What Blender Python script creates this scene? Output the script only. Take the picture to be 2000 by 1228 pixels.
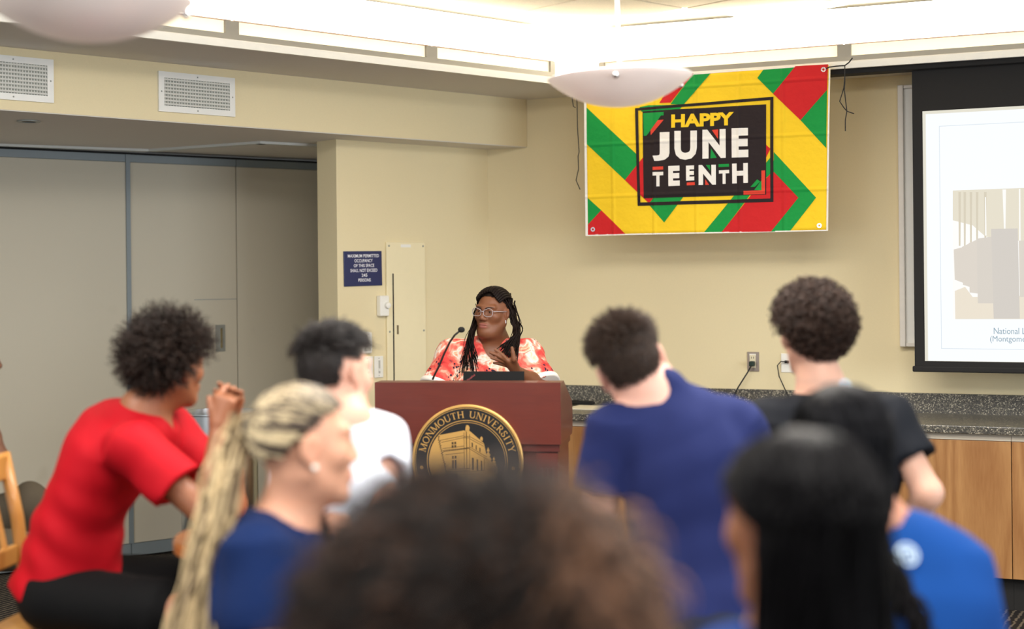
import bpy, bmesh, math, random
import numpy as np
from mathutils import Matrix, Vector

for _o in list(bpy.data.objects):
    bpy.data.objects.remove(_o)
S = bpy.context.scene
COL = S.collection
random.seed(7)
rng = np.random.default_rng(7)

# ---------------------------------------------------------------- camera, world, lights, exposure
H = 1.65                      # eye height of the photographer
F = 2800.0                    # focal length in pixels of the 2000 px wide frame
PX, PY, ROLL = 1000.0, 543.0, 0.010
cam_d = bpy.data.cameras.new('camera')
cam = bpy.data.objects.new('camera', cam_d)
COL.objects.link(cam)
cam_d.sensor_width = 36.0
cam_d.lens = 36.0 * F / 2000.0
cam_d.shift_y = -(614.0 - PY) / 2000.0
cam_d.clip_start = 0.05
cam_d.dof.use_dof = True
cam_d.dof.focus_distance = 7.05
cam_d.dof.aperture_fstop = (cam_d.lens / 1000.0) / 0.037
_r = ROLL
cam.matrix_world = Matrix(((1, _r, 0, 0), (0, 0, -1, 0), (-_r, 1, 0, H), (0, 0, 0, 1)))
S.camera = cam

W = bpy.data.worlds.new('daylight')
S.world = W
W.use_nodes = True
W.node_tree.nodes['Background'].inputs[0].default_value = (0.93, 0.97, 1.0, 1)
W.node_tree.nodes['Background'].inputs[1].default_value = 0.62

def area_light(name, loc, rot, sx, sy, power, col):
    l = bpy.data.lights.new(name, 'AREA')
    l.shape = 'RECTANGLE'; l.size = sx; l.size_y = sy
    l.energy = power; l.color = col
    o = bpy.data.objects.new(name, l)
    o.location = loc; o.rotation_euler = rot
    COL.objects.link(o)
    return o
# unseen area lights added to brighten the room, from overhead and from both sides
area_light('added_overhead_fill', (0.6, 4.3, 3.0), (0, 0, 0), 2.4, 1.2, 130, (1, 0.955, 0.89))
area_light('added_overhead_fill', (0.6, 1.5, 3.0), (0, 0, 0), 2.4, 1.2, 110, (1, 0.955, 0.89))
area_light('added_overhead_fill', (-2.2, 2.6, 3.0), (0, 0, 0), 1.2, 2.4, 90, (1, 0.955, 0.89))
area_light('added_side_fill', (5.6, 0.8, 1.7), (0, math.radians(80), math.radians(-20)), 2.0, 4.5, 190, (0.86, 0.93, 1.0))
area_light('added_side_fill', (-5.0, -1.5, 1.7), (0, math.radians(-82), math.radians(32)), 2.0, 4.0, 70, (0.86, 0.93, 1.0))

S.view_settings.view_transform = 'Standard'
S.view_settings.look = 'None'
S.view_settings.gamma = 1.0
S.view_settings.use_curve_mapping = False
S.view_settings.exposure = 0.32

# ---------------------------------------------------------------- helpers
def lin(c):
    return tuple(((v / 255.0) / 12.92 if v / 255.0 <= 0.04045 else (((v / 255.0) + 0.055) / 1.055) ** 2.4) for v in c)

def ray(px, py):
    a = (px - PX) / F; b = (PY - py) / F
    return Vector((a + ROLL * b, 1.0, b - ROLL * a))

def P(px, py, d):
    """world point seen at that place of the frame, d metres into the room"""
    r = ray(px, py)
    return Vector((0, 0, H)) + r * d

def on(M, px, py, y0=0.0):
    """hit of the sight line with the plane local y = y0 of frame M -> local x, z"""
    Mi = M.inverted()
    o = Mi @ Vector((0, 0, H)); d = Mi.to_3x3() @ ray(px, py)
    t = (y0 - o.y) / d.y
    q = o + d * t
    return q.x, q.z

MATS = {}
def mat(name, c, rough=0.6, metal=0.0, spec=0.5, var=0.06, scale=30.0, bump=0.0, bscale=200.0, emit=None, estr=0.0, sss=0.0, coat=0.0, stretch=(1, 1, 1), sheen=0.0, trans=0.0):
    if name in MATS: return MATS[name]
    m = bpy.data.materials.new(name); m.use_nodes = True
    nt = m.node_tree; b = nt.nodes['Principled BSDF']
    L = nt.links
    rgb = lin(c)
    b.inputs['Roughness'].default_value = rough
    b.inputs['Metallic'].default_value = metal
    b.inputs['Specular IOR Level'].default_value = spec
    b.inputs['Coat Weight'].default_value = coat
    b.inputs['Sheen Weight'].default_value = sheen
    b.inputs['Transmission Weight'].default_value = trans
    if sss:
        b.inputs['Subsurface Weight'].default_value = sss
        b.inputs['Subsurface Radius'].default_value = (0.012, 0.005, 0.003)
        b.inputs['Subsurface Scale'].default_value = 1.0
    tc = nt.nodes.new('ShaderNodeTexCoord')
    mp = nt.nodes.new('ShaderNodeMapping'); mp.inputs['Scale'].default_value = stretch
    L.new(tc.outputs['Object'], mp.inputs['Vector'])
    nz = nt.nodes.new('ShaderNodeTexNoise'); nz.inputs['Scale'].default_value = scale; nz.inputs['Detail'].default_value = 4
    L.new(mp.outputs[0], nz.inputs['Vector'])
    mx = nt.nodes.new('ShaderNodeMix'); mx.data_type = 'RGBA'
    mx.inputs[6].default_value = tuple(v * (1 - var) for v in rgb) + (1,)
    mx.inputs[7].default_value = tuple(min(1, v * (1 + var)) for v in rgb) + (1,)
    L.new(nz.outputs['Fac'], mx.inputs[0])
    L.new(mx.outputs[2], b.inputs['Base Color'])
    if bump:
        n2 = nt.nodes.new('ShaderNodeTexNoise'); n2.inputs['Scale'].default_value = bscale; n2.inputs['Detail'].default_value = 3
        L.new(mp.outputs[0], n2.inputs['Vector'])
        bp = nt.nodes.new('ShaderNodeBump'); bp.inputs['Strength'].default_value = bump; bp.inputs['Distance'].default_value = 0.004
        L.new(n2.outputs['Fac'], bp.inputs['Height']); L.new(bp.outputs[0], b.inputs['Normal'])
    if emit is not None:
        b.inputs['Emission Color'].default_value = lin(emit) + (1,)
        b.inputs['Emission Strength'].default_value = estr
    MATS[name] = m
    return m

def mat_wood(name, c1, c2, axis='Z', scale=9.0, rough=0.45, coat=0.0, bands=True):
    if name in MATS: return MATS[name]
    m = mat(name, c1, rough=rough, coat=coat)
    nt = m.node_tree; L = nt.links; b = nt.nodes['Principled BSDF']
    tc = nt.nodes.new('ShaderNodeTexCoord'); mp = nt.nodes.new('ShaderNodeMapping')
    s = {'X': (0.12, 1, 1), 'Y': (1, 0.12, 1), 'Z': (1, 1, 0.12)}[axis]
    mp.inputs['Scale'].default_value = s
    L.new(tc.outputs['Object'], mp.inputs['Vector'])
    n0 = nt.nodes.new('ShaderNodeTexNoise'); n0.inputs['Scale'].default_value = 2.2; n0.inputs['Detail'].default_value = 2; n0.inputs['Distortion'].default_value = 0.6
    L.new(mp.outputs[0], n0.inputs['Vector'])
    mul = nt.nodes.new('ShaderNodeMath'); mul.operation = 'MULTIPLY'; mul.inputs[1].default_value = scale * 2.5
    L.new(n0.outputs['Fac'], mul.inputs[0])
    fr = nt.nodes.new('ShaderNodeMath'); fr.operation = 'PINGPONG'; fr.inputs[1].default_value = 1.0
    L.new(mul.outputs[0], fr.inputs[0])
    n1 = nt.nodes.new('ShaderNodeTexNoise'); n1.inputs['Scale'].default_value = 90; n1.inputs['Detail'].default_value = 5
    L.new(mp.outputs[0], n1.inputs['Vector'])
    ad = nt.nodes.new('ShaderNodeMath'); ad.operation = 'MULTIPLY_ADD'; ad.inputs[1].default_value = 0.55 if bands else 0.15
    L.new(fr.outputs[0], ad.inputs[0])
    m2 = nt.nodes.new('ShaderNodeMath'); m2.operation = 'MULTIPLY'; m2.inputs[1].default_value = 0.6
    L.new(n1.outputs['Fac'], m2.inputs[0]); L.new(m2.outputs[0], ad.inputs[2])
    cr = nt.nodes.new('ShaderNodeMix'); cr.data_type = 'RGBA'
    cr.inputs[6].default_value = lin(c1) + (1,); cr.inputs[7].default_value = lin(c2) + (1,)
    L.new(ad.outputs[0], cr.inputs[0]); L.new(cr.outputs[2], b.inputs['Base Color'])
    return m

def mat_attr(name, attr, rough=0.5, spec=0.4, sss=0.0, sheen=0.0, bump=0.0, bscale=300, mult=None, aniso=0.0):
    """material whose pigment is stored per vertex"""
    if name in MATS: return MATS[name]
    m = mat(name, (128, 128, 128), rough=rough, spec=spec, sss=sss, sheen=sheen, bump=bump, bscale=bscale)
    nt = m.node_tree
    at = nt.nodes.new('ShaderNodeAttribute'); at.attribute_name = attr
    nt.links.new(at.outputs['Color'], nt.nodes['Principled BSDF'].inputs['Base Color'])
    return m

class MB:
    def __init__(s): s.v = []; s.f = []
    def add(s, vs, fs):
        n = len(s.v); s.v += [tuple(v) for v in vs]; s.f += [tuple(i + n for i in f) for f in fs]; return s
    def box(s, x0, x1, y0, y1, z0, z1):
        vs = [(x, y, z) for z in (z0, z1) for y in (y0, y1) for x in (x0, x1)]
        return s.add(vs, [(0, 2, 3, 1), (4, 5, 7, 6), (0, 1, 5, 4), (2, 6, 7, 3), (0, 4, 6, 2), (1, 3, 7, 5)])
    def cbox(s, x0, x1, y0, y1, z0, z1, c=0.004):
        """box with chamfered edges"""
        bm = bmesh.new()
        m = Matrix.Translation(((x0 + x1) / 2, (y0 + y1) / 2, (z0 + z1) / 2)) @ Matrix.Diagonal((x1 - x0, y1 - y0, z1 - z0, 1))
        bmesh.ops.create_cube(bm, size=1, matrix=m)
        c = min(c, (x1 - x0) * .3, (y1 - y0) * .3, (z1 - z0) * .3)
        bmesh.ops.bevel(bm, geom=list(bm.edges), offset=c, segments=2, affect='EDGES', profile=0.5)
        bm.verts.index_update()
        s.add([v.co[:] for v in bm.verts], [[v.index for v in f.verts] for f in bm.faces]); bm.free(); return s
    def prism(s, pts, a0, a1, axis='y'):
        """polygon pts (2-D) extruded along an axis"""
        n = len(pts)
        def mk(p, a):
            return {'y': (p[0], a, p[1]), 'x': (a, p[0], p[1]), 'z': (p[0], p[1], a)}[axis]
        vs = [mk(p, a0) for p in pts] + [mk(p, a1) for p in pts]
        fs = [tuple(range(n)), tuple(range(2 * n - 1, n - 1, -1))] + [(i, i + n, (i + 1) % n + n, (i + 1) % n) for i in range(n)]
        return s.add(vs, fs)
    def lathe(s, prof, n=32, cx=0, cy=0, close=False):
        vs = []; fs = []
        for r, z in prof:
            for k in range(n):
                a = 2 * math.pi * k / n; vs.append((cx + r * math.cos(a), cy + r * math.sin(a), z))
        m = len(prof)
        for i in range(m - 1 + (1 if close else 0)):
            for k in range(n):
                i2 = (i + 1) % m
                fs.append((i * n + k, i * n + (k + 1) % n, i2 * n + (k + 1) % n, i2 * n + k))
        if not close:
            fs.append(tuple(range(n - 1, -1, -1))); fs.append(tuple((m - 1) * n + k for k in range(n)))
        return s.add(vs, fs)
    def tube(s, pts, r, n=8, r1=None, caps=True):
        pts = [Vector(p) for p in pts]; m = len(pts); vs = []; fs = []
        up = Vector((0, 0, 1))
        t0 = (pts[1] - pts[0]).normalized()
        if abs(t0.dot(up)) > .95: up = Vector((1, 0, 0))
        u = t0.cross(up).normalized()
        for i, p in enumerate(pts):
            t = (pts[min(i + 1, m - 1)] - pts[max(i - 1, 0)]).normalized()
            u = (u - t * u.dot(t)).normalized(); w = t.cross(u)
            rr = r if r1 is None else r + (r1 - r) * i / (m - 1)
            for k in range(n):
                a = 2 * math.pi * k / n; vs.append(p + (u * math.cos(a) + w * math.sin(a)) * rr)
        for i in range(m - 1):
            for k in range(n):
                fs.append((i * n + k, i * n + (k + 1) % n, (i + 1) * n + (k + 1) % n, (i + 1) * n + k))
        if caps:
            fs.append(tuple(range(n - 1, -1, -1))); fs.append(tuple((m - 1) * n + k for k in range(n)))
        return s.add(vs, fs)
    def sphere(s, c, r, n=16, m=10, sc=(1, 1, 1)):
        vs = [(c[0], c[1], c[2] - r * sc[2])]; fs = []
        for j in range(1, m):
            t = -math.pi / 2 + math.pi * j / m
            for k in range(n):
                a = 2 * math.pi * k / n
                vs.append((c[0] + r * sc[0] * math.cos(t) * math.cos(a), c[1] + r * sc[1] * math.cos(t) * math.sin(a), c[2] + r * sc[2] * math.sin(t)))
        vs.append((c[0], c[1], c[2] + r * sc[2])); e = len(vs) - 1
        for k in range(n):
            fs.append((0, 1 + (k + 1) % n, 1 + k)); fs.append((e, 1 + (m - 2) * n + k, 1 + (m - 2) * n + (k + 1) % n))
        for j in range(m - 2):
            for k in range(n):
                fs.append((1 + j * n + k, 1 + j * n + (k + 1) % n, 1 + (j + 1) * n + (k + 1) % n, 1 + (j + 1) * n + k))
        return s.add(vs, fs)
    def mesh(s, name, smooth=False):
        me = bpy.data.meshes.new(name); me.from_pydata(s.v, [], s.f)
        bm = bmesh.new(); bm.from_mesh(me)
        bmesh.ops.recalc_face_normals(bm, faces=bm.faces); bm.to_mesh(me); bm.free()
        if smooth:
            me.polygons.foreach_set('use_smooth', [True] * len(me.polygons))
        me.update(); return me
    def build(s, name, m, parent=None, M=None, smooth=False):
        return link(name, s.mesh(name, smooth), m, parent, M)

def link(name, me, m, parent=None, M=None):
    o = bpy.data.objects.new(name, me)
    if m is not None and not me.materials: me.materials.append(m)
    COL.objects.link(o)
    if parent is not None: o.parent = parent
    if M is not None: o.matrix_local = M
    return o

def auto_smooth(o, ang=35):
    me = o.data
    me.polygons.foreach_set('use_smooth', [True] * len(me.polygons))
    bm = bmesh.new(); bm.from_mesh(me)
    for e in bm.edges:
        if len(e.link_faces) == 2 and e.calc_face_angle(0) > math.radians(ang): e.smooth = False
    bm.to_mesh(me); bm.free()
    return o

def tag(o, label, cat, group=None):
    o['label'] = label; o['category'] = cat
    if group: o['group'] = group
    return o
def struct(o, label=None):
    o['kind'] = 'structure'
    if label: o['label'] = label
    return o
def thing(name, label, cat, M=None, group=None):
    o = bpy.data.objects.new(name, None); o.empty_display_size = 0.1
    COL.objects.link(o)
    if M is not None: o.matrix_world = M
    return tag(o, label, cat, group)
T = Matrix.Translation
def Rz(a): return Matrix.Rotation(math.radians(a), 4, 'Z')
def Rx(a): return Matrix.Rotation(math.radians(a), 4, 'X')
def Ry(a): return Matrix.Rotation(math.radians(a), 4, 'Y')

def text_mesh(txt, bold=0.0):
    """flat lettering: vertices in x (right), z (up), unit letter size"""
    cu = bpy.data.curves.new('lettering', 'FONT'); cu.body = txt; cu.offset = bold; cu.resolution_u = 3
    ob = bpy.data.objects.new('lettering', cu); COL.objects.link(ob)
    dg = bpy.context.evaluated_depsgraph_get(); dg.update()
    me = bpy.data.meshes.new_from_object(ob.evaluated_get(dg))
    vs = [(v.co.x, v.co.y) for v in me.vertices]; fs = [tuple(p.vertices) for p in me.polygons]
    bpy.data.objects.remove(ob); bpy.data.curves.remove(cu); bpy.data.meshes.remove(me)
    return np.array(vs, float), fs
def fit_text(mb, txt, x0, x1, z0, z1, y, bold=0.0, flip=False):
    """lettering scaled to fill the rectangle"""
    v, f = text_mesh(txt, bold)
    mn = v.min(0); mx = v.max(0)
    v = (v - mn) / (mx - mn)
    mb.add([(x0 + (x1 - x0) * p[0], y, z0 + (z1 - z0) * p[1]) for p in v], f)

# ---------------------------------------------------------------- room frames
A_ANG, B_ANG, P_ANG = 41.5, -24.0, 37.1
C0 = Vector((-0.141, 8.753, 0))          # inner corner of the two walls
FA = T(C0) @ Rz(A_ANG)                   # left wall: local x to the right, y into the wall
FB = T(C0) @ Rz(B_ANG)                   # back wall
FP = T((-1.266, 9.33, 0)) @ Rz(P_ANG)    # folding partition
Z_SOF, Z_LOW, Z_UP = 2.44, 2.725, 3.06
DA, DB = 0.867, 0.43                     # distance of the light cove from the two walls
def fp(M, x, y):
    q = M @ Vector((x, y, 0)); return (q.x, q.y)
def meet(M1, y1, M2, y2):
    """crossing of the lines local y = y1 of M1 and y = y2 of M2"""
    p = M1 @ Vector((0, y1, 0)); d = M1.to_3x3() @ Vector((1, 0, 0))
    q = M2.inverted() @ p; e = M2.inverted().to_3x3() @ d
    t = (y2 - q.y) / e.y
    r = p + d * t
    return (r.x, r.y)

# ---------------------------------------------------------------- materials of the room
m_wall = mat('cream_wallcovering', (231, 217, 178), rough=0.75, spec=0.25, var=0.03, scale=120, bump=0.12, bscale=700)
m_ceil = mat('painted_ceiling', (222, 218, 212), rough=0.85, spec=0.2, var=0.02)
m_white = mat('white_trim_paint', (240, 238, 230), rough=0.5, var=0.02)
m_whitep = mat('white_plastic', (242, 240, 232), rough=0.4, var=0.02)
m_greymet = mat('grey_painted_metal', (150, 152, 146), rough=0.45, metal=0.3, var=0.03)
m_bluegrey = mat('blue_grey_vinyl_trim', (128, 138, 142), rough=0.5, var=0.04)
m_dark = mat('dark_gap', (26, 24, 22), rough=0.8, var=0.05)
m_chrome = mat('chrome', (225, 225, 225), rough=0.12, metal=1.0, var=0.02)
m_steel = mat('brushed_steel', (196, 198, 198), rough=0.28, metal=1.0, var=0.08, scale=60, stretch=(1, 1, 0.02))

def mat_partition():
    m = mat('woven_partition_fabric', (203, 196, 178), rough=0.9, spec=0.15, var=0.05, scale=260, stretch=(1, 1, 3.0), bump=0.15, bscale=500)
    nt = m.node_tree; L = nt.links; b = nt.nodes['Principled BSDF']
    old = b.inputs['Base Color'].links[0].from_socket
    tc = nt.nodes.new('ShaderNodeTexCoord')
    nz = nt.nodes.new('ShaderNodeTexNoise'); nz.inputs['Scale'].default_value = 3.1; nz.inputs['Detail'].default_value = 3
    L.new(tc.outputs['Object'], nz.inputs['Vector'])
    mr = nt.nodes.new('ShaderNodeMapRange'); mr.inputs[1].default_value = 0.68; mr.inputs[2].default_value = 0.8; mr.inputs[3].default_value = 0; mr.inputs[4].default_value = 0.2
    L.new(nz.outputs['Fac'], mr.inputs[0])
    mx = nt.nodes.new('ShaderNodeMix'); mx.data_type = 'RGBA'
    mx.inputs[7].default_value = lin((150, 136, 108)) + (1,)
    L.new(mr.outputs[0], mx.inputs[0]); L.new(old, mx.inputs[6]); L.new(mx.outputs[2], b.inputs['Base Color'])
    return m
m_part = mat_partition()

def mat_carpet():
    m = mat('dark_patterned_carpet', (46, 42, 40), rough=0.95, spec=0.1)
    nt = m.node_tree; L = nt.links; b = nt.nodes['Principled BSDF']
    tc = nt.nodes.new('ShaderNodeTexCoord'); mp = nt.nodes.new('ShaderNodeMapping')
    mp.inputs['Rotation'].default_value = (0, 0, math.radians(28))
    L.new(tc.outputs['Object'], mp.inputs['Vector'])
    wv = nt.nodes.new('ShaderNodeTexWave'); wv.inputs['Scale'].default_value = 9; wv.inputs['Distortion'].default_value = 2.5; wv.inputs['Detail'].default_value = 2; wv.inputs['Detail Scale'].default_value = 3
    L.new(mp.outputs[0], wv.inputs['Vector'])
    cr = nt.nodes.new('ShaderNodeValToRGB')
    cr.color_ramp.elements[0].position = 0.62; cr.color_ramp.elements[0].color = lin((44, 41, 40)) + (1,)
    cr.color_ramp.elements[1].position = 0.95; cr.color_ramp.elements[1].color = lin((112, 102, 88)) + (1,)
    L.new(wv.outputs['Fac'], cr.inputs[0]); L.new(cr.outputs[0], b.inputs['Base Color'])
    return m
m_carpet = mat_carpet()

def mat_granite():
    m = mat('speckled_dark_granite', (70, 70, 66), rough=0.3, spec=0.5)
    nt = m.node_tree; L = nt.links; b = nt.nodes['Principled BSDF']
    tc = nt.nodes.new('ShaderNodeTexCoord')
    vo = nt.nodes.new('ShaderNodeTexVoronoi'); vo.inputs['Scale'].default_value = 210
    L.new(tc.outputs['Object'], vo.inputs['Vector'])
    cr = nt.nodes.new('ShaderNodeValToRGB')
    e = cr.color_ramp.elements
    e[0].position = 0.0; e[0].color = lin((58, 57, 54)) + (1,)
    e[1].position = 1.0; e[1].color = lin((196, 188, 168)) + (1,)
    n = e.new(0.6); n.color = lin((84, 82, 76)) + (1,)
    n = e.new(0.82); n.color = lin((120, 114, 100)) + (1,)
    sp = nt.nodes.new('ShaderNodeSeparateColor'); L.new(vo.outputs['Color'], sp.inputs[0])
    L.new(sp.outputs[0], cr.inputs[0]); L.new(cr.outputs[0], b.inputs['Base Color'])
    return m
m_gran = mat_granite()

# ---------------------------------------------------------------- shell of the room
struct(MB().box(-9, 9, -5, 13, -0.1, 0).build('floor', m_carpet))
wb = struct(MB().box(-0.05, 7.5, 0, 0.3, 0, 3.2).build('wall_back', m_wall, M=FB))
wl = struct(MB().box(-1.115, 0.14, 0, 0.19, 0, 3.2).build('wall_left', m_wall, M=FA))
struct(MB().box(-0.45, 0.3, 0.22, 0.9, 0, 3.2).build('wall_recess', m_wall, M=FA))
# soffit (yellow bulkhead) and the underside over the partition recess
struct(MB().box(-8.5, 0.105, -0.24, 0.0, Z_SOF, 3.2).build('wall_soffit', m_wall, M=FA))
struct(MB().box(-8.5, 0.3, -0.236, 1.5, Z_SOF - 0.004, Z_SOF + 0.03).build('ceiling_recess', m_ceil, M=FA))
# low ceiling between walls and light cove
lc = meet(FA, -DA, FB, -DB); wc = meet(FA, -0.24, FB, 0.02)
a_far0 = fp(FA, -8.5, -DA); a_far1 = fp(FA, -8.5, -0.235)
b_far0 = fp(FB, 7.5, -DB); b_far1 = fp(FB, 7.5, 0.02)
struct(MB().prism([a_far1, a_far0, lc, wc], Z_LOW, Z_LOW + 0.035, 'z').build('ceiling_low', m_ceil))
struct(MB().prism([wc, lc, b_far0, b_far1], Z_LOW, Z_LOW + 0.035, 'z').build('ceiling_low_back', m_ceil))
# white lip of the cove
inA0 = fp(FA, -8.5, -DA - 0.02); inB0 = fp(FB, 7.5, -DB - 0.02); li = meet(FA, -DA - 0.02, FB, -DB - 0.02)
struct(MB().prism([a_far0, inA0, li, lc], Z_LOW - 0.006, Z_LOW + 0.028, 'z').build('trim_1', m_white))
struct(MB().prism([lc, li, inB0, b_far0], Z_LOW - 0.006, Z_LOW + 0.028, 'z').build('trim_2', m_white))
# high ceiling of lay-in tiles
m_tile = mat('acoustic_ceiling_tile', (226, 218, 200), rough=0.95, spec=0.1, var=0.12, scale=160, bump=0.3, bscale=350)
ceil = struct(MB().box(-9, 9, -5, 13, Z_UP + 0.02, Z_UP + 0.1).build('ceiling', mat('ceiling_grid', (236, 232, 222), rough=0.7)))
tile_me = MB().cbox(0.008, 0.602, 0.008, 0.602, Z_UP, Z_UP + 0.025, 0.006).mesh('ceiling_tile'); tile_me.materials.append(m_tile)
for i in range(-4, 5):
    for j in range(-8, 1):
        p = FA @ Vector((i * 0.61, -DA - 0.13 + j * 0.61 - 0.61, 0))
        q = FB.inverted() @ p
        if q.y > -DB - 0.3: continue
        o = link('ceiling_tile', tile_me, None, ceil); o.matrix_local = FA @ T((i * 0.61, -DA - 0.13 + j * 0.61 - 0.61, 0))
# baseboard under left wall
struct(MB().box(-1.12, 0, -0.012, 0, 0, 0.1).build('baseboard_left', mat('dark_vinyl_base', (52, 46, 44), rough=0.6), M=FA))

# ---------------------------------------------------------------- cove lights
m_lens = mat('cream_lens', (250, 240, 215), rough=0.5, emit=(255, 240, 208), estr=0.5)
m_diff = mat('lit_diffuser', (255, 250, 240), rough=0.5, emit=(255, 244, 224), estr=7.0)
m_fix = mat('fixture_metal', (150, 146, 136), rough=0.45, metal=0.2, var=0.03)
def cove(M, x0, x1, d, label):
    t = thing('cove_light', label, 'ceiling light', M, 'fluorescent fixtures of the ceiling cove')
    z0 = Z_LOW + 0.036
    mb = MB(); mb.box(x0, x1, -d + 0.005, -d + 0.02, z0, z0 + 0.026); mb.box(x0, x0 + 0.035, -d + 0.005, -d + 0.03, z0 + 0.026, z0 + 0.085); mb.box(x1 - 0.035, x1, -d + 0.005, -d + 0.03, z0 + 0.026, z0 + 0.085)
    mb.box(x0, x1, -d + 0.12, -d + 0.3, z0, Z_UP - 0.02)
    mb.build('frame', m_fix, t)
    MB().box(x0 + 0.036, x1 - 0.036, -d + 0.02, -d + 0.03, z0 + 0.026, z0 + 0.085).build('lens', m_lens, t)
    MB().prism([(-d + 0.025, z0 + 0.09), (-d + 0.04, z0 + 0.09), (-d + 0.115, Z_UP - 0.01), (-d + 0.085, Z_UP - 0.01)], x0 + 0.004, x1 - 0.004, 'x').build('diffuser', m_diff, t)
    MB().box(x0 + 0.006, x1 - 0.006, -d + 0.005, -d + 0.026, z0 + 0.0855, z0 + 0.0895).build('lip', mat('pinkish_reveal', (206, 178, 160), rough=0.5), t)
def ax(px, py, M, y0): return on(M, px, py, y0)[0]
xb = [ax(1168, 130, FB, -DB), ax(1648, 100, FB, -DB)]
xa = [ax(455, 50, FA, -DA), ax(845, 105, FA, -DA), ax(1086, 150, FA, -DA)]
cove(FA, xa[1], xa[2], DA, 'lit ceiling cove fixture nearest the inner corner, left run')
cove(FA, xa[0], xa[1], DA, 'lit ceiling cove fixture above the bare low ceiling, middle of left run')
cove(FA, xa[0] - 1.22, xa[0], DA, 'lit ceiling cove fixture partly behind the left hanging bowl lamp')
cove(FA, xa[0] - 2.44, xa[0] - 1.22, DA, 'lit ceiling cove fixture at the far left end of the run')
# luminous corner between the two runs
cn = thing('cove_light', 'bright corner panel where the two ceiling cove runs meet', 'ceiling light', None, 'fluorescent fixtures of the ceiling cove')
z0_ = Z_LOW + 0.036
def ends(z, y): return [fp(FA, xa[2] + 0.002, -DA + y), meet(FA, -DA + y, FB, -DB + y), fp(FB, xb[0] - 0.002, -DB + y)]
e0, e1 = ends(0, 0.03), ends(0, 0.09)
mb = MB(); mb.add([(p[0], p[1], z0_ + 0.001) for p in e0] + [(p[0], p[1], Z_UP - 0.01) for p in e1] + [(p[0], p[1], z0_ + 0.001) for p in ends(0, .045)] + [(p[0], p[1], Z_UP - 0.01) for p in ends(0, .115)],
   [(0, 1, 4, 3), (1, 2, 5, 4), (7, 6, 9, 10), (8, 7, 10, 11), (0, 6, 7, 1), (1, 7, 8, 2), (3, 4, 10, 9), (4, 5, 11, 10), (0, 3, 9, 6), (2, 8, 11, 5)])
mb.build('diffuser', m_diff, cn)
MB().prism([e0[0], e0[1], e0[2], ends(0, .06)[2], ends(0, .06)[1], ends(0, .06)[0]], Z_LOW + 0.0355, z0_ + 0.0005, 'z').build('sill', m_fix, cn)
cove(FB, xb[0], xb[1], DB, 'lit ceiling cove fixture above the colourful banner')
cove(FB, xb[1], xb[1] + 1.3, DB, 'lit ceiling cove fixture above the projection screen')
cove(FB, xb[1] + 1.3, xb[1] + 2.6, DB, 'lit ceiling cove fixture right of the frame beyond the screen')

# ---------------------------------------------------------------- folding partition (operable wall)
part = struct(MB().box(-7.0, 0.9, 0.075, 0.10, 0.0, Z_SOF - 0.01).build('wall_partition', m_dark, M=FP))
sx = [-7.0, -5.35, -4.1, -2.85, ax(250, 450, FP, 0), ax(462, 450, FP, 0), 0.35]
for i in range(6):
    x0, x1 = sx[i] + 0.0025, sx[i + 1] - 0.0025
    MB().cbox(x0, x1, 0.0, 0.07, 0.09, Z_SOF - 0.075, 0.003).build('panel', m_part, part)
    MB().box(x0, x1, -0.004, 0.07, Z_SOF - 0.074, Z_SOF - 0.03).build('header_strip', m_bluegrey, part)
    MB().box(x0, x1, -0.004, 0.07, 0.015, 0.088).build('sweep_strip', m_bluegrey, part)
MB().box(sx[4] - 0.013, sx[4] + 0.013, -0.012, -0.001, 0.09, Z_SOF - 0.03).build('astragal', m_bluegrey, part)
# flap line and recessed pull of the pass door
hx, hz = on(FP, 430, 660)
MB().box(sx[4] + 0.42, sx[5] - 0.003, -0.0015, -0.0002, 1.535, 1.5385).build('flap_line', m_bluegrey, part)
mb = MB(); w, h = 0.032, 0.083
mb.box(hx - w, hx - w + 0.012, -0.006, -0.0002, hz - h, hz + h); mb.box(hx + w - 0.012, hx + w, -0.006, -0.0002, hz - h, hz + h)
mb.box(hx - w + 0.012, hx + w - 0.012, -0.006, -0.0002, hz - h, hz - h + 0.014); mb.box(hx - w + 0.012, hx + w - 0.012, -0.006, -0.0002, hz + h - 0.014, hz + h)
mb.box(hx - w + 0.012, hx + w - 0.012, -0.0018, -0.0002, hz - h + 0.014, hz + h - 0.014)
pull = mb.build('recessed_pull', m_greymet, part)
MB().box(hx + 0.000, hx + 0.014, -0.005, -0.002, hz - h + 0.022, hz + h - 0.022).build('grip', m_chrome, pull)
# hinge hardware near the column
for zz in (2.12, 1.47):
    MB().box(0.02, 0.05, -0.02, -0.001, zz - 0.09, zz + 0.09).build('hinge_leaf', m_dark, part)
# track trim on the recess ceiling
def P_z(px, py, z):
    r = ray(px, py); t = (z - H) / r.z
    return Vector((0, 0, H)) + r * t
tr = [P_z(-300, 268, Z_SOF), P_z(290, 289.5, Z_SOF), P_z(508, 274, Z_SOF), P_z(640, 281, Z_SOF)]
mb = MB()
for a, b in zip(tr[:-1], tr[1:]):
    d = (b - a).normalized(); n = Vector((-d.y, d.x, 0)) * 0.06
    mb.add([a, b, b + n, a + n] + [v - Vector((0, 0, 0.018)) for v in (a, b, b + n, a + n)], [(0, 1, 2, 3), (7, 6, 5, 4), (0, 4, 5, 1), (1, 5, 6, 2), (2, 6, 7, 3), (3, 7, 4, 0)])
struct(mb.build('trim_3', mat('pale_track_trim', (206, 208, 202), rough=0.5)))
cdl = P_z(56, 236, Z_SOF - 0.004)
mb = MB(); mb.lathe([(0.035, 0.0), (0.055, 0.0), (0.055, -0.006), (0.035, -0.006)], 24, close=True)
t = thing('recessed_downlight', 'small unlit round downlight in the ceiling recess above the partition', 'downlight', T(cdl))
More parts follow.
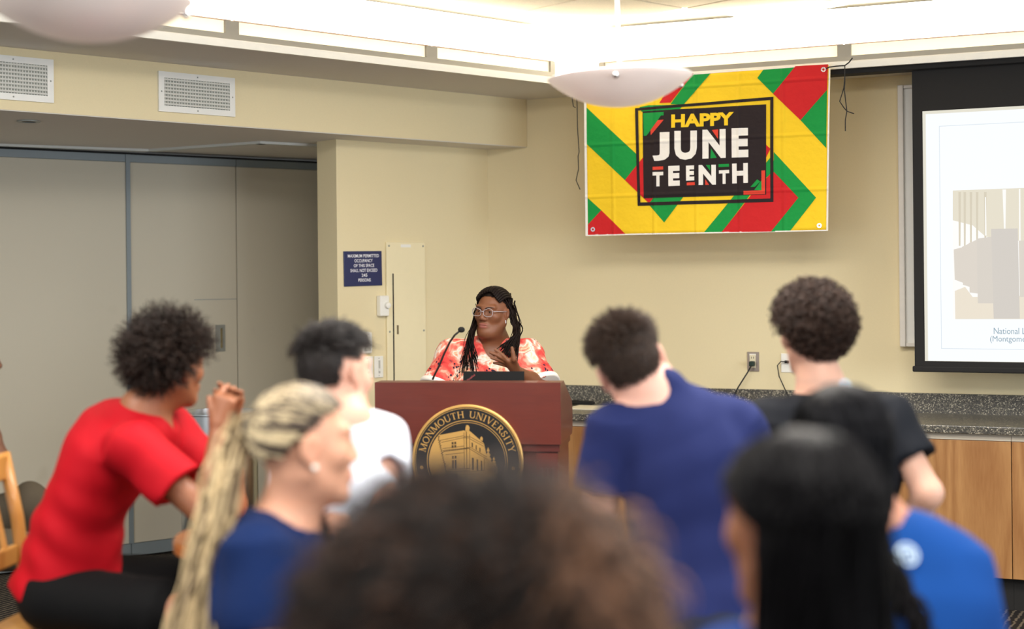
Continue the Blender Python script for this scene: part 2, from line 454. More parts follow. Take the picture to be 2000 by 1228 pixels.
mb.build('ring', m_greymet, t); MB().lathe([(0.035, -0.001), (0.035, -0.004)], 24).build('aperture', m_dark, t)

# ---------------------------------------------------------------- air vents on the soffit
m_vent = mat('white_vent_enamel', (236, 236, 230), rough=0.4, var=0.03)
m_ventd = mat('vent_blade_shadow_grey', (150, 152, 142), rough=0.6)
def vent(px0, px1, pyt0, pyb0, pyt1, pyb1, label):
    y0 = -0.24
    x0 = on(FA, px0, (pyt0 + pyb0) / 2, y0)[0]; x1 = on(FA, px1, (pyt1 + pyb1) / 2, y0)[0]
    z1 = (on(FA, px0, pyt0, y0)[1] + on(FA, px1, pyt1, y0)[1]) / 2; z0 = (on(FA, px0, pyb0, y0)[1] + on(FA, px1, pyb1, y0)[1]) / 2
    t = thing('air_vent', label, 'air vent', FA @ T((x0, y0, z0)), 'air vents on the soffit')
    w, h = x1 - x0, z1 - z0; b = 0.03
    mb = MB()
    mb.prism([(0, 0), (w, 0), (w - b, b), (b, b)], -0.012, 0.0); mb.prism([(0, h), (b, h - b), (w - b, h - b), (w, h)], -0.012, 0.0)
    mb.prism([(0, 0), (b, b), (b, h - b), (0, h)], -0.012, 0.0); mb.prism([(w, 0), (w, h), (w - b, h - b), (w - b, b)], -0.012, 0.0)
    mb.build('frame', m_vent, t)
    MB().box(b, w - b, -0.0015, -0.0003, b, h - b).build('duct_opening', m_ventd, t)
    n = 8
    me = MB().add([(b, -0.011, -0.004), (w - b, -0.011, -0.004), (w - b, -0.003, 0.004), (b, -0.003, 0.004), (b, -0.0125, -0.0025), (w - b, -0.0125, -0.0025), (w - b, -0.0045, 0.0055), (b, -0.0045, 0.0055)],
                  [(0, 1, 2, 3), (7, 6, 5, 4), (0, 4, 5, 1), (2, 6, 7, 3), (1, 5, 6, 2), (0, 3, 7, 4)]).mesh('blade'); me.materials.append(m_vent)
    for k in range(n):
        link('blade', me, None, t, T((0, 0, b + (h - 2 * b) * (k + 0.5) / n)))
    nv = 24
    me2 = MB().box(-0.0012, 0.0012, -0.006, -0.0016, b, h - b).mesh('vertical_blade'); me2.materials.append(m_vent)
    for k in range(nv):
        link('vertical_blade', me2, None, t, T((b + (w - 2 * b) * (k + 0.5) / nv, 0, 0)))
    sc = MB().sphere((0, -0.0125, 0), 0.004, 8, 6, (1, .5, 1)).mesh('screw'); sc.materials.append(m_greymet)
    for (sx_, sz_) in ((w / 2, b / 2), (w / 2, h - b / 2), (b / 2, h / 2), (w - b / 2, h / 2)):
        link('screw', sc, None, t, T((sx_, 0, sz_)))
vent(308, 457, 140, 218, 152, 228, 'white louvred air vent on the soffit, right of two')
vent(-58, 103, 102, 190, 117, 201, 'white louvred air vent on the soffit, cut by the left frame edge')
# ---------------------------------------------------------------- things on the left wall
def rectA(px0, px1, py0, py1, M=FA, y0=0.0):
    xm, ym = (px0 + px1) / 2, (py0 + py1) / 2
    return on(M, px0, ym, y0)[0], on(M, px1, ym, y0)[0], on(M, xm, py1, y0)[1], on(M, xm, py0, y0)[1]
# occupancy sign
x0, x1, z0, z1 = rectA(671, 745, 491, 559)
t = thing('occupancy_sign', 'navy blue occupancy limit sign with white capitals on the left wall', 'sign', FA @ T((x0, 0, z0)) @ Ry(-0.8))
w, h = x1 - x0, z1 - z0
MB().cbox(0, w, -0.008, -0.0005, 0, h, 0.002).build('plate', mat('navy_sign_plastic', (36, 42, 88), rough=0.35, var=0.03), t)
mb = MB()
LN = [('MAXIMUM PERMITTED', .10, .92), ('OCCUPANCY', .27, .75), ('OF THIS SPACE', .25, .79), ('SHALL NOT EXCEED', .16, .87), ('245', .45, .60), ('PERSONS', .36, .69)]
for i, (s_, a_, b_) in enumerate(LN):
    zc = h * (0.865 - 0.139 * i)
    fit_text(mb, s_, w * a_, w * b_, zc - h * .046, zc + h * .046, -0.0087, 0.012)
mb.build('lettering', mat('sign_white', (240, 240, 245), rough=0.5), t)
# steel access panel
x0, x1, z0, z1 = rectA(753.5, 829, 473, 830)
t = thing('access_panel', 'tall cream painted access panel with narrow inset door behind the lectern', 'wall panel', FA @ T((x0, 0, z0)))
w, h = x1 - x0, z1 - z0
m_pan = mat('cream_panel_enamel', (240, 228, 190), rough=0.45, var=0.02)
MB().cbox(0, w, -0.016, -0.0005, 0, h, 0.004).build('frame', m_pan, t)
dx0, dx1 = w * .155, w * .86; dz1 = h - (534 - 473) / 357 * h
MB().box(dx0 - 0.004, dx0 + 0.004, -0.0168, -0.0161, 0.02, dz1).build('door_gap', m_dark, t)
dr = MB().cbox(dx0 + 0.0045, dx1, -0.019, -0.0162, 0.02, dz1, 0.001).build('door', m_pan, t)
lz = h - (643 - 473) / 357 * h
MB().box(dx0 + 0.022, dx0 + 0.034, -0.0205, -0.0191, lz - 0.026, lz + 0.026).build('latch', mat('bronze_latch', (120, 104, 76), rough=0.4, metal=.5), dr)
MB().box(w * .36, w * .62, -0.0168, -0.0161, h - 0.03, h - 0.013).build('name_strip', m_whitep, t)
sc = MB().sphere((0, -0.0165, 0), 0.006, 10, 6, (1, .6, 1)).mesh('screw'); sc.materials.append(m_greymet)
for a_, b_ in ((.06, h - 0.022), (.94, h - 0.022), (.06, lz - .01), (.94, lz - .01)):
    link('screw', sc, None, t, T((w * a_, 0, b_)))
# rotary dimmer
x0, x1, z0, z1 = rectA(735, 752.5, 577, 617)
t = thing('rotary_dimmer', 'white dimmer box with round knob under the navy sign', 'dimmer switch', FA @ T((x0, 0, z0)))
w, h = x1 - x0, z1 - z0
MB().cbox(0, w, -0.04, -0.0005, 0, h, 0.006).build('body', m_whitep, t)
kn = MB().lathe([(0.017, 0), (0.019, 0.006), (0.016, 0.018), (0.010, 0.02)], 24).build('knob', m_whitep, t, T((w * .72, -0.0405, h * .52)) @ Rx(90)); auto_smooth(kn)
# slide switches
def slide_switch(px0, px1, py0, py1, label):
    x0, x1, z0, z1 = rectA(px0, px1, py0, py1)
    t = thing('light_switch', label, 'light switch', FA @ T((x0, 0, z0)))
    w, h = x1 - x0, z1 - z0
    MB().cbox(0, w, -0.009, -0.0005, 0, h, 0.003).build('plate', m_whitep, t)
    MB().box(w * .44, w * .64, -0.0098, -0.0091, h * .2, h * .8).build('slot', mat('switch_slot_grey', (188, 186, 178), rough=.5), t)
    MB().cbox(w * .42, w * .60, -0.017, -0.0099, h * .30, h * .42, 0.002).build('slider', m_whitep, t)
    sm = MB().sphere((0, -0.0092, 0), 0.003, 8, 5, (1, .5, 1)).mesh('screw'); sm.materials.append(m_greymet)
    for k in (.1, .9): link('screw', sm, None, t, T((w * .5, 0, h * k)))
slide_switch(730, 747, 695, 737, 'white slide switch plate just left of the lectern top')
slide_switch(704, 727, 696, 738, 'white wall control plate half hidden behind the dark-haired man in white')
x0, x1, z0, z1 = rectA(700, 721, 648, 690)
t = thing('wall_phone', 'rounded white wall unit half hidden behind the head of the man in white', 'wall unit', FA @ T((x0, 0, z0)))
w, h = x1 - x0, z1 - z0
MB().cbox(0, w, -0.035, -0.0005, 0, h, 0.012).build('body', m_whitep, t); MB().cbox(w * .2, w * .8, -0.038, -0.0352, h * .12, h * .4, 0.002).build('keypad', mat('switch_slot_grey', (188, 186, 178)), t)

# ---------------------------------------------------------------- banner
BY = -DB - 0.045
def bl(cx, cy):                          # crop pixels of the banner print -> banner plane
    return on(FB, 1120 + cx / 3.4107, 120 + cy / 3.4107, BY)
b_tl, b_tr, b_br, b_bl = bl(70, 131), bl(1712, 15), bl(1698, 1128), bl(78, 1162)
BX0, BZ0 = b_bl
ban = thing('juneteenth_banner', 'yellow, green and red HAPPY JUNETEENTH fabric banner hung from the ceiling cove', 'banner', FB @ T((BX0, BY, BZ0)))
def drape(x, z):
    return 0.006 * math.sin(7.5 * x + 1.0) * (1.0 - z / 1.0) + 0.003 * math.sin(17 * x + 3 * z) + 0.004 * math.sin(5 * z + 2)
def cloth_mat(name, c):
    m = mat(name, c, rough=0.75, spec=0.25, var=0.02, sheen=0.05)
    nt = m.node_tree; L = nt.links; b = nt.nodes['Principled BSDF']
    tc = nt.nodes.new('ShaderNodeTexCoord'); sp = nt.nodes.new('ShaderNodeSeparateXYZ'); L.new(tc.outputs['Object'], sp.inputs[0])
    hs = []
    for k, (i, s_) in enumerate(((0, 0.238), (2, 0.287))):
        pp = nt.nodes.new('ShaderNodeMath'); pp.operation = 'PINGPONG'; pp.inputs[1].default_value = s_ / 2
        ad = nt.nodes.new('ShaderNodeMath'); ad.operation = 'ADD'; ad.inputs[1].default_value = 0.07
        L.new(sp.outputs[i], ad.inputs[0]); L.new(ad.outputs[0], pp.inputs[0])
        mr = nt.nodes.new('ShaderNodeMapRange'); mr.interpolation_type = 'SMOOTHSTEP'
        mr.inputs[1].default_value = 0.0; mr.inputs[2].default_value = 0.016; mr.inputs[3].default_value = 1.0; mr.inputs[4].default_value = 0.0
        L.new(pp.outputs[0], mr.inputs[0]); hs.append(mr)
    nz = nt.nodes.new('ShaderNodeTexNoise'); nz.inputs['Scale'].default_value = 14; nz.inputs['Detail'].default_value = 4; L.new(tc.outputs['Object'], nz.inputs['Vector'])
    s1 = nt.nodes.new('ShaderNodeMath'); s1.operation = 'ADD'; L.new(hs[0].outputs[0], s1.inputs[0]); L.new(hs[1].outputs[0], s1.inputs[1])
    s2 = nt.nodes.new('ShaderNodeMath'); s2.operation = 'MULTIPLY_ADD'; s2.inputs[1].default_value = 1.4; L.new(nz.outputs['Fac'], s2.inputs[0]); L.new(s1.outputs[0], s2.inputs[2])
    bp = nt.nodes.new('ShaderNodeBump'); bp.inputs['Strength'].default_value = 0.55; bp.inputs['Distance'].default_value = 0.008
    L.new(s2.outputs[0], bp.inputs['Height']); L.new(bp.outputs[0], b.inputs['Normal'])
    return m
b_yel = cloth_mat('banner_yellow', (250, 208, 40)); b_grn = cloth_mat('banner_green', (20, 150, 66)); b_red = cloth_mat('banner_red', (206, 34, 38))
b_blk = cloth_mat('banner_black', (40, 30, 32)); b_wht = cloth_mat('banner_white', (244, 240, 234)); b_org = cloth_mat('banner_coral', (226, 70, 52))
def drape_mesh(polys, y, thick=None, cell=0.06):
    bm = bmesh.new()
    for vs, fs in polys:
        bv = [bm.verts.new((x, 0, z)) for x, z in vs]
        for f in fs:
            try: bm.faces.new([bv[i] for i in f])
            except ValueError: pass
    bmesh.ops.triangulate(bm, faces=bm.faces)
    for _ in range(4):
        es = [e for e in bm.edges if e.calc_length() > cell]
        if not es: break
        bmesh.ops.subdivide_edges(bm, edges=es, cuts=1, use_grid_fill=False)
        bmesh.ops.triangulate(bm, faces=[f for f in bm.faces if len(f.verts) > 3])
    for v in bm.verts: v.co.y = y + drape(v.co.x, v.co.z)
    bmesh.ops.recalc_face_normals(bm, faces=bm.faces)
    me = bpy.data.meshes.new('print'); bm.to_mesh(me); bm.free()
    # face the room (local -y)
    if me.polygons and sum(p.normal.y for p in me.polygons) > 0: me.flip_normals()
    return me
def L2(cx, cy): q = bl(cx, cy); return (q[0] - BX0, q[1] - BZ0)
def poly(pts): return ([L2(*p) for p in pts], [tuple(range(len(pts)))])
def quadring(o, i): return ([L2(*p) for p in o + i], [(0, 1, 5, 4), (1, 2, 6, 5), (2, 3, 7, 6), (3, 0, 4, 7)])
def txt(s_, x0, x1, yb0, yb1, hgt, bold=0.03):
    """lettering in crop pixels, base line from yb0 (left) to yb1 (right)"""
    v, f = text_mesh(s_, bold); mn = v.min(0); mx = v.max(0); v = (v - mn) / (mx - mn)
    return ([L2(x0 + (x1 - x0) * p[0], yb0 + (yb1 - yb0) * p[0] - hgt * p[1]) for p in v], f)
nx_, nz_ = 60, 38
vs = []; fs = []
q = [L2(70, 131), L2(1712, 15), L2(1698, 1128), L2(78, 1162)]
for yy in (0.0, 0.0012):
    for j in range(nz_ + 1):
        for i in range(nx_ + 1):
            u, v = i / nx_, j / nz_
            x = (q[3][0] * (1 - u) + q[2][0] * u) * (1 - v) + (q[0][0] * (1 - u) + q[1][0] * u) * v
            z = (q[3][1] * (1 - u) + q[2][1] * u) * (1 - v) + (q[0][1] * (1 - u) + q[1][1] * u) * v
            vs.append((x, yy + drape(x, z), z))
n1 = (nx_ + 1) * (nz_ + 1)
for k in (0, 1):
    for j in range(nz_):
        for i in range(nx_):
            a = k * n1 + j * (nx_ + 1) + i
            fs.append((a, a + 1, a + nx_ + 2, a + nx_ + 1))
rim = [i for i in range(nx_ + 1)] + [j * (nx_ + 1) + nx_ for j in range(1, nz_ + 1)] + [nz_ * (nx_ + 1) + i for i in range(nx_ - 1, -1, -1)] + [j * (nx_ + 1) for j in range(nz_ - 1, 0, -1)]
for a, b in zip(rim, rim[1:] + rim[:1]): fs.append((a, b, b + n1, a + n1))
MB().add(vs, fs).build('cloth', b_yel, ban, smooth=True)
hem = quadring([(70, 131), (1712, 15), (1698, 1128), (78, 1162)], [(86, 138), (1702, 24), (1686, 1121), (93, 1152)])
link('hem', drape_mesh([hem], -0.0022), b_wht, ban)
G = [poly([(86, 305), (425, 620), (425, 695), (345, 790), (88, 550)]), poly([(500, 950), (540, 898), (738, 898), (605, 1072)]), poly([(92, 908), (182, 990), (94, 1085)]),
     poly([(800, 79), (920, 71), (735, 290), (650, 285)]), poly([(735, 290), (705, 330), (455, 335), (440, 305), (500, 292)]),
     poly([(1270, 46), (1480, 32), (1330, 215), (1225, 110)]), poly([(1691, 190), (1687, 578), (1515, 392)]),
     poly([(1335, 603), (1618, 907), (1498, 907), (1335, 735)]), poly([(1498, 907), (1618, 907), (1440, 1131), (1315, 1133)]),
     poly([(870, 1138), (1070, 890), (1175, 890), (985, 1136)]), poly([(1280, 680), (1312, 640), (1335, 660), (1335, 740), (1280, 775)])]
R_ = [poly([(345, 790), (468, 636), (560, 780), (540, 900), (505, 945)]), poly([(94, 1085), (182, 990), (345, 1148), (94, 1155)]), poly([(690, 88), (800, 79), (650, 275), (575, 278)]),
      poly([(1480, 32), (1697, 19), (1692, 188), (1515, 392), (1330, 215)]), poly([(1190, 880), (1318, 742), (1336, 736), (1498, 907), (1315, 1133), (985, 1136)]), poly([(1282, 553), (1313, 582), (1282, 645)])]
for q in G: link('green_stripe', drape_mesh([q], -0.0020), b_grn, ban)
for q in R_: link('red_stripe', drape_mesh([q], -0.0028), b_red, ban)
K = [quadring([(412, 312), (1333, 235), (1333, 935), (430, 962)], [(432, 328), (1312, 257), (1312, 912), (448, 939)]), poly([(462, 333), (1285, 286), (1285, 886), (470, 912)])]
link('black_frame', drape_mesh(K[:1], -0.0040), b_blk, ban); link('black_field', drape_mesh(K[1:], -0.0040), b_blk, ban)
for q in ([poly([(467, 345), (606, 337), (606, 360), (490, 369), (490, 495), (471, 496)]), poly([(918, 580), (914, 645), (956, 642)]), poly([(884, 690), (912, 690), (912, 728)]),
     poly([(968, 684), (1037, 682), (1037, 701), (968, 704)]), poly([(1180, 836), (1226, 785), (1230, 815), (1246, 800), (1210, 835)]), poly([(1205, 857), (1254, 792), (1254, 858)])]): link('green_accent', drape_mesh([q], -0.0054), b_grn, ban)
for q in ([poly([(513, 396), (606, 389), (518, 492)]), poly([(924, 457), (966, 453), (964, 516)]), poly([(530, 702), (601, 699), (601, 720), (530, 723)]), poly([(759, 807), (812, 804), (812, 823), (759, 826)]),
     poly([(880, 785), (880, 822), (905, 822)]), poly([(1254, 727), (1278, 725), (1278, 883), (1133, 887), (1133, 862), (1254, 858)])]): link('red_accent', drape_mesh([q], -0.0050), b_org, ban)
link('happy_lettering', drape_mesh([txt('HAPPY', 657, 1072, 443, 424, 88, 0.045)], -0.0058), b_yel, ban)
WH = [txt('J', 530, 645, 664, 661, 190, .05), txt('U', 678, 826, 658, 655, 194, .05), txt('N', 862, 1016, 648, 642, 192, .05), txt('E', 1056, 1168, 641, 638, 195, .06),
      txt('T', 530, 602, 833, 831, 96, .05), txt('E', 636, 713, 831, 828, 134, .06), txt('E', 755, 809, 795, 793, 100, .06), txt('N', 837, 950, 823, 820, 132, .05),
      txt('T', 970, 1038, 817, 814, 92, .05), txt('H', 1058, 1164, 813, 808, 132, .05)]
for q in WH: link('letter', drape_mesh([q], -0.0062), b_wht, ban)
gm = MB().lathe([(0.006, 0), (0.0125, 0), (0.0125, 0.003), (0.006, 0.003)], 20, close=True).mesh('grommet'); gm.materials.append(m_chrome)
for c in ((1667, 55), (127, 1118), (1640, 1093), (120, 175)):
    x, z = L2(*c); link('grommet', gm, None, ban, T((x, -0.003 + drape(x, z), z)) @ Rx(90))
# tie strings
m_cord = mat('black_cord', (22, 20, 20), rough=0.7)
def cordpts(lst, M=FB, y0=BY): return [Vector((on(M, a, b, y0)[0], y0, on(M, a, b, y0)[1])) for a, b in lst]
tie = thing('tie_string', 'black string tying the right top corner of the banner to the cove', 'string', FB)
MB().tube(cordpts([(1613, 134), (1620, 131), (1635, 129), (1650, 128), (1658, 122), (1665, 113)], y0=BY - 0.024), 0.0035, 6).build('knot_cord', m_cord, tie)
MB().tube(cordpts([(1650, 128), (1650, 150), (1648, 172), (1640, 198), (1648, 210), (1654, 217), (1668, 222)], y0=BY - 0.024), 0.0028, 6).build('loose_end', m_cord, tie)
MB().tube(cordpts([(1650, 128), (1650, 160), (1649, 175), (1652, 200), (1654, 217), (1651, 235), (1651, 256)], y0=BY - 0.027), 0.0028, 6).build('loose_end', m_cord, tie)
tie = thing('tie_string', 'black string hanging down left of the banner', 'string', FB)
MB().tube(cordpts([(1116, 146), (1118, 196), (1120, 208), (1124, 210)], y0=BY - 0.024), 0.0025, 6).build('knot_cord', m_cord, tie)
MB().tube(cordpts([(1126, 190), (1127, 200), (1128, 250), (1131, 297), (1129, 305), (1130, 330), (1125, 352), (1133, 370)], y0=BY - 0.024), 0.0025, 6).build('loose_end', m_cord, tie)

# ---------------------------------------------------------------- projection screen, board behind it
SY = -0.36
scr = thing('projection_screen', 'pull-down projection screen with black border showing a memorial slide', 'projection screen', FB)
sx0 = on(FB, 1784, 450, SY)[0]; sx1 = sx0 + 2.6; sz1 = Z_LOW - 0.03; sz0 = on(FB, 1900, 716, SY)[1]
m_scrblk = mat('matte_black_screen_border', (22, 20, 19), rough=0.8, var=0.05)
MB().box(sx0, sx1, SY, SY + 0.003, sz0, sz1).build('fabric', m_scrblk, scr)
MB().cbox(sx0 - 0.01, sx1 + 0.01, SY - 0.014, SY + 0.016, sz0 - 0.03, sz0, 0.006).build('bottom_bar', m_scrblk, scr)
hx0 = on(FB, 1600, 135, SY)[0]
MB().cbox(hx0, sx1 + 0.1, SY - 0.05, SY + 0.05, Z_LOW - 0.03, Z_LOW - 0.001, 0.004).build('housing', m_scrblk, scr)
m_slide = mat('slide_white', (20, 20, 20), emit=(247, 251, 255), estr=.80)
m_slide2 = mat('slide_rim', (20, 20, 20), emit=(226, 222, 206), estr=.8)
m_sl_line = mat('slide_line', (20, 20, 20), emit=(214, 224, 232), estr=.8)
def sl(px, py, dy=0.0): q = on(FB, px, py, SY); return (q[0], q[1])
def slide(name, polys, m, dy):
    mb = MB()
    for p in polys:
        pts = [sl(*c) for c in p]
        mb.prism(pts, SY - dy, SY - dy + 0.0004)
    return mb.build(name, m, scr)
ix0 = sl(1804, 450)[0]; iz1 = sl(1900, 212)[1]; iz0 = sl(1900, 706)[1]
MB().box(ix0, sx1 - 0.08, SY - 0.001, SY - 0.0002, iz0, iz1).build('slide_edge', m_slide2, scr)
MB().box(ix0 + 0.016, sx1 - 0.096, SY - 0.0018, SY - 0.0012, iz0 + 0.002, iz1 - 0.016).build('slide', m_slide, scr)
lx0 = sl(1836, 450)[0]; lz1 = sl(1836, 246)[1]; lz0 = sl(1840, 681)[1]
mb = MB(); mb.box(lx0, lx0 + 0.003, SY - 0.0024, SY - 0.002, lz0, lz1); mb.box(lx0, sx1 - 0.2, SY - 0.0024, SY - 0.002, lz1 - 0.003, lz1); mb.box(lx0, sx1 - 0.2, SY - 0.0024, SY - 0.002, lz0, lz0 + 0.003)
mb.build('slide_frame_line', m_sl_line, scr)
def em(name, c): return mat(name, (20, 20, 20), emit=c, estr=.8)
slide('photo_sky', [[(1861, 623), (2080, 623), (2080, 364), (1861, 372)]], em('ph_white', (250, 249, 246)), 0.0026)
slide('photo_ceiling', [[(1861, 372), (2080, 364), (2080, 500), (1990, 470), (1925, 462), (1900, 440), (1861, 430)]], em('ph_ceiling', (226, 219, 200)), 0.0034)
slide('photo_ground', [[(1865, 568), (1885, 560), (1900, 580), (2080, 575), (2080, 623), (1866, 623)]], em('ph_ground', (232, 222, 204)), 0.0036)
slide('photo_hanger_rods', [[(a, 375), (a + 5, 375), (a + 4, 480), (a + 1, 480)] for a in (1872, 1882, 1894, 1906, 1922)], em('ph_rod', (212, 203, 182)), 0.0042)
slide('photo_light_gaps', [[(1958, 370), (1965, 370), (1964, 447), (1961, 447)], [(1924, 385), (1926, 385), (1927, 460), (1924, 460)], [(1990, 369), (1993, 369), (1994, 560), (1991, 560)]], em('ph_gap', (249, 248, 244)), 0.0044)
for q_ in ([[(1863, 487), (1879, 483), (1881, 552), (1865, 546)], [(1879, 482), (1892, 476), (1894, 560), (1881, 556)], [(1892, 475), (1908, 468), (1910, 573), (1894, 571)], [(1990, 470), (2080, 468), (2080, 580), (1992, 580)]]): slide('photo_pillar_far', [q_], em('ph_pillar_a', (217, 209, 198)), 0.0050)
slide('photo_pillars_mid', [[(1908, 466), (1937, 462), (1940, 592), (1910, 592)]], em('ph_pillar_b', (213, 206, 196)), 0.0056)
slide('photo_pillar_near', [[(1936, 447), (1988, 446), (1992, 622), (1941, 622)]], em('ph_pillar_c', (208, 202, 194)), 0.0062)
mb = MB()
for s_, a_, b_, c_, d_ in (('National L', 1941, 2003, 640, 652), ('(Montgome', 1934, 2003, 656, 670)):
    p0 = sl(a_, d_); p1 = sl(b_, c_)
    fit_text(mb, s_, p0[0], p1[0], p0[1], p1[1], SY - 0.003, 0.0)
mb.build('caption', em('caption_teal', (136, 162, 176)), scr)
# white board on the wall behind the screen
bx0, bx1, bz0, bz1 = on(FB, 1758, 400)[0], on(FB, 1758, 400)[0] + 2.6, on(FB, 1775, 676)[1], on(FB, 1765, 168)[1]
wbd = thing('whiteboard', 'white wall board whose left edge shows beside the projection screen', 'whiteboard', FB)
MB().box(bx0 + 0.03, bx1 - 0.03, -0.03, -0.001, bz0 + 0.02, bz1 - 0.02).build('board', m_white, wbd)
fm = mat('board_frame_grey', (226, 220, 210), rough=.4)
for a, b, c, d in ((bx0, bx0 + 0.03, bz0, bz1), (bx1 - 0.03, bx1, bz0, bz1)):
    MB().cbox(a, b, -0.06, -0.001, c, d, .004).build('frame_rail', fm, wbd)
for c, d in ((bz0, bz0 + 0.02), (bz1 - 0.02, bz1)):
    MB().cbox(bx0 + .03, bx1 - .03, -0.05, -0.001, c, d, .004).build('frame_rail', fm, wbd)

# ---------------------------------------------------------------- counter and cabinets along the back wall
CX0 = on(FB, 985, 760)[0]; CX1 = 4.6
ZC = 0.906
m_oak = mat_wood('oak_veneer', (190, 142, 88), (148, 98, 52), 'Z', 12, rough=0.45)
m_lam = mat('pale_edge_laminate', (214, 202, 182), rough=0.5)
ct = thing('countertop', 'dark speckled granite countertop with backsplash along the back wall', 'countertop', FB)
MB().cbox(CX0, CX1, -0.645, -0.021, ZC - 0.038, ZC, 0.004).build('slab', m_gran, ct)
MB().cbox(CX0, CX1, -0.02, -0.0008, ZC - 0.03, ZC + 0.105, 0.003).build('backsplash', m_gran, ct)
seam = [on(FB, 1805, 950, -0.60)[0], on(FB, 1976, 950, -0.60)[0]]
wd = seam[1] - seam[0]
edges = [seam[0] + wd * k for k in range(-8, 5)]
edges = [e for e in edges if e > CX0 - 0.1 and e < CX1 + 0.2]
for i, (a, b) in enumerate(zip(edges[:-1], edges[1:])):
    k = round((a - seam[0]) / wd)
    where = {0: 'its whole door visible at lower right', 1: 'cut by the frame edge', -1: 'behind the bent arm of the man in black', -4: 'a sliver between lectern and man in navy'}.get(k, '%s from the right' % ['first', 'second', 'third', 'fourth', 'fifth', 'sixth', 'seventh', 'eighth', 'ninth', 'tenth', 'eleventh', 'twelfth'][len(edges) - 2 - i])
    t = thing('base_cabinet', 'oak base cabinet under the counter, ' + where, 'cabinet', FB @ T((a, 0, 0)), 'oak cabinets along the back wall')
    w = b - a
    mb = MB(); mb.box(0.0005, w - 0.0005, -0.58, -0.02, 0.16, ZC - 0.04); mb.build('body', m_oak, t)
    MB().box(0.0005, w - 0.0005, -0.53, -0.02, 0.0, 0.158).build('toe_kick', m_dark, t)
    MB().cbox(0.002, w - 0.002, -0.60, -0.581, 0.165, ZC - 0.075, 0.0015).build('door', m_oak, t)
    MB().prism([(-0.60, ZC - 0.072), (-0.581, ZC - 0.072), (-0.581, ZC - 0.044), (-0.592, ZC - 0.044), (-0.60, ZC - 0.060)], 0.001, w - 0.001, 'x').build('pull_rail', m_lam, t)
# things on the counter
px_ = on(FB, 1140, 795, -0.3)
t = tag(MB().cbox(0.66, 0.94, -0.42, -0.2, ZC + 0.0005, ZC + 0.006, 0.001).build('paper_sheets', mat('paper', (236, 228, 206), rough=.8), M=FB), 'cream paper sheets lying on the counter beside the lectern', 'paper')
def coil(x, y, r, n, seed, label):
    rr = random.Random(seed); pts = []
    for i in range(n * 16):
        a = i / 16 * 2 * math.pi
        pts.append(Vector((x + (r + rr.uniform(-.01, .01)) * 1.6 * math.cos(a), y + (r * .6 + rr.uniform(-.01, .01)) * math.sin(a), ZC + 0.005 + 0.006 * (i // 16) + rr.uniform(0, .003))))
    return tag(MB().tube(pts, 0.004, 6).build('cable_coil', m_cord, M=FB), label, 'cable')
cxx = on(FB, 1490, 790, -0.15)[0]
coil(cxx, -0.15, 0.07, 4, 3, 'black cable coiled on the counter below the wall outlet')
cxx2 = on(FB, 1135, 770, -0.08)[0]
coil(cxx2, -0.11, 0.06, 3, 4, 'black cable coiled on the counter beside the lectern')
# outlets
def outlet(px0, px1, py0, py1, steel, label):
    x0, x1, z0, z1 = rectA(px0, px1, py0, py1, FB)
    t = thing('wall_outlet', label, 'outlet', FB @ T((x0, 0, z0)))
    w, h = x1 - x0, z1 - z0
    MB().cbox(0, w, -0.007, -0.0005, 0, h, 0.0025).build('plate', mat('outlet_steel', (170, 158, 146), rough=.3, metal=.8) if steel else m_whitep, t)
    if steel:
        iv = MB().cbox(w * .22, w * .72, -0.011, -0.0071, h * .18, h * .86, 0.003).build('receptacle', mat('ivory_receptacle', (226, 216, 184), rough=.4), t)
        mb = MB()
        for zc in (.66, .36):
            mb.box(w * .36, w * .40, -0.0116, -0.0111, h * zc, h * (zc + .1)); mb.box(w * .54, w * .58, -0.0116, -0.0111, h * zc, h * (zc + .1))
        mb.build('slots', m_dark, iv)
        MB().box(w * .2, w * .74, -0.0085, -0.0072, h * .80, h * .9).build('label_strip', m_whitep, t)
    else:
        MB().cbox(w * .3, w * .7, -0.010, -0.0071, h * .3, h * .7, 0.002).build('jack', m_whitep, t)
    return x0, x1, z0, z1
ox = outlet(1460, 1483, 687, 725, True, 'steel wall outlet with ivory receptacle above the counter')
pc = thing('power_cord', 'black power cord plugged into the steel wall outlet', 'cord', FB)
xc, zc = (ox[0] + ox[1]) / 2, ox[2] + 0.045
MB().cbox(xc - 0.014, xc + 0.014, -0.05, -0.0125, zc - 0.014, zc + 0.014, 0.005).build('plug', mat('green_black_plug', (20, 44, 34), rough=.5), pc)
MB().tube([(xc, -0.045, zc - 0.01), (xc - 0.02, -0.06, zc - 0.05), (xc - 0.07, -0.07, zc - 0.13), (xc - 0.115, -0.075, zc - 0.22), (xc - 0.13, -0.08, ZC + 0.03), (xc - 0.14, -0.075, ZC + 0.006), (xc - 0.2, -0.06, ZC + 0.006)], 0.0042, 8).build('cable', m_cord, pc, smooth=True)
oy = outlet(1526, 1551, 690, 727, False, 'white data wall plate beside the neck of the curly-haired man')
pc = thing('data_cord', 'thin black cord plugged into the white wall plate', 'cord', FB)
xc, zc = (oy[0] + oy[1]) / 2, oy[2] + 0.06
MB().cbox(xc - 0.012, xc + 0.012, -0.03, -0.0105, zc - 0.008, zc + 0.008, 0.003).build('plug', m_cord, pc)
MB().tube([(xc, -0.028, zc), (xc - 0.03, -0.035, zc + 0.003), (xc - 0.05, -0.035, zc - 0.02), (xc - 0.04, -0.04, zc - 0.08), (xc - 0.01, -0.05, zc - 0.14), (xc + 0.02, -0.06, zc - 0.2), (xc + 0.02, -0.08, ZC + 0.006), (xc - 0.05, -0.1, ZC + 0.006)], 0.003, 8).build('cable', m_cord, pc, smooth=True)

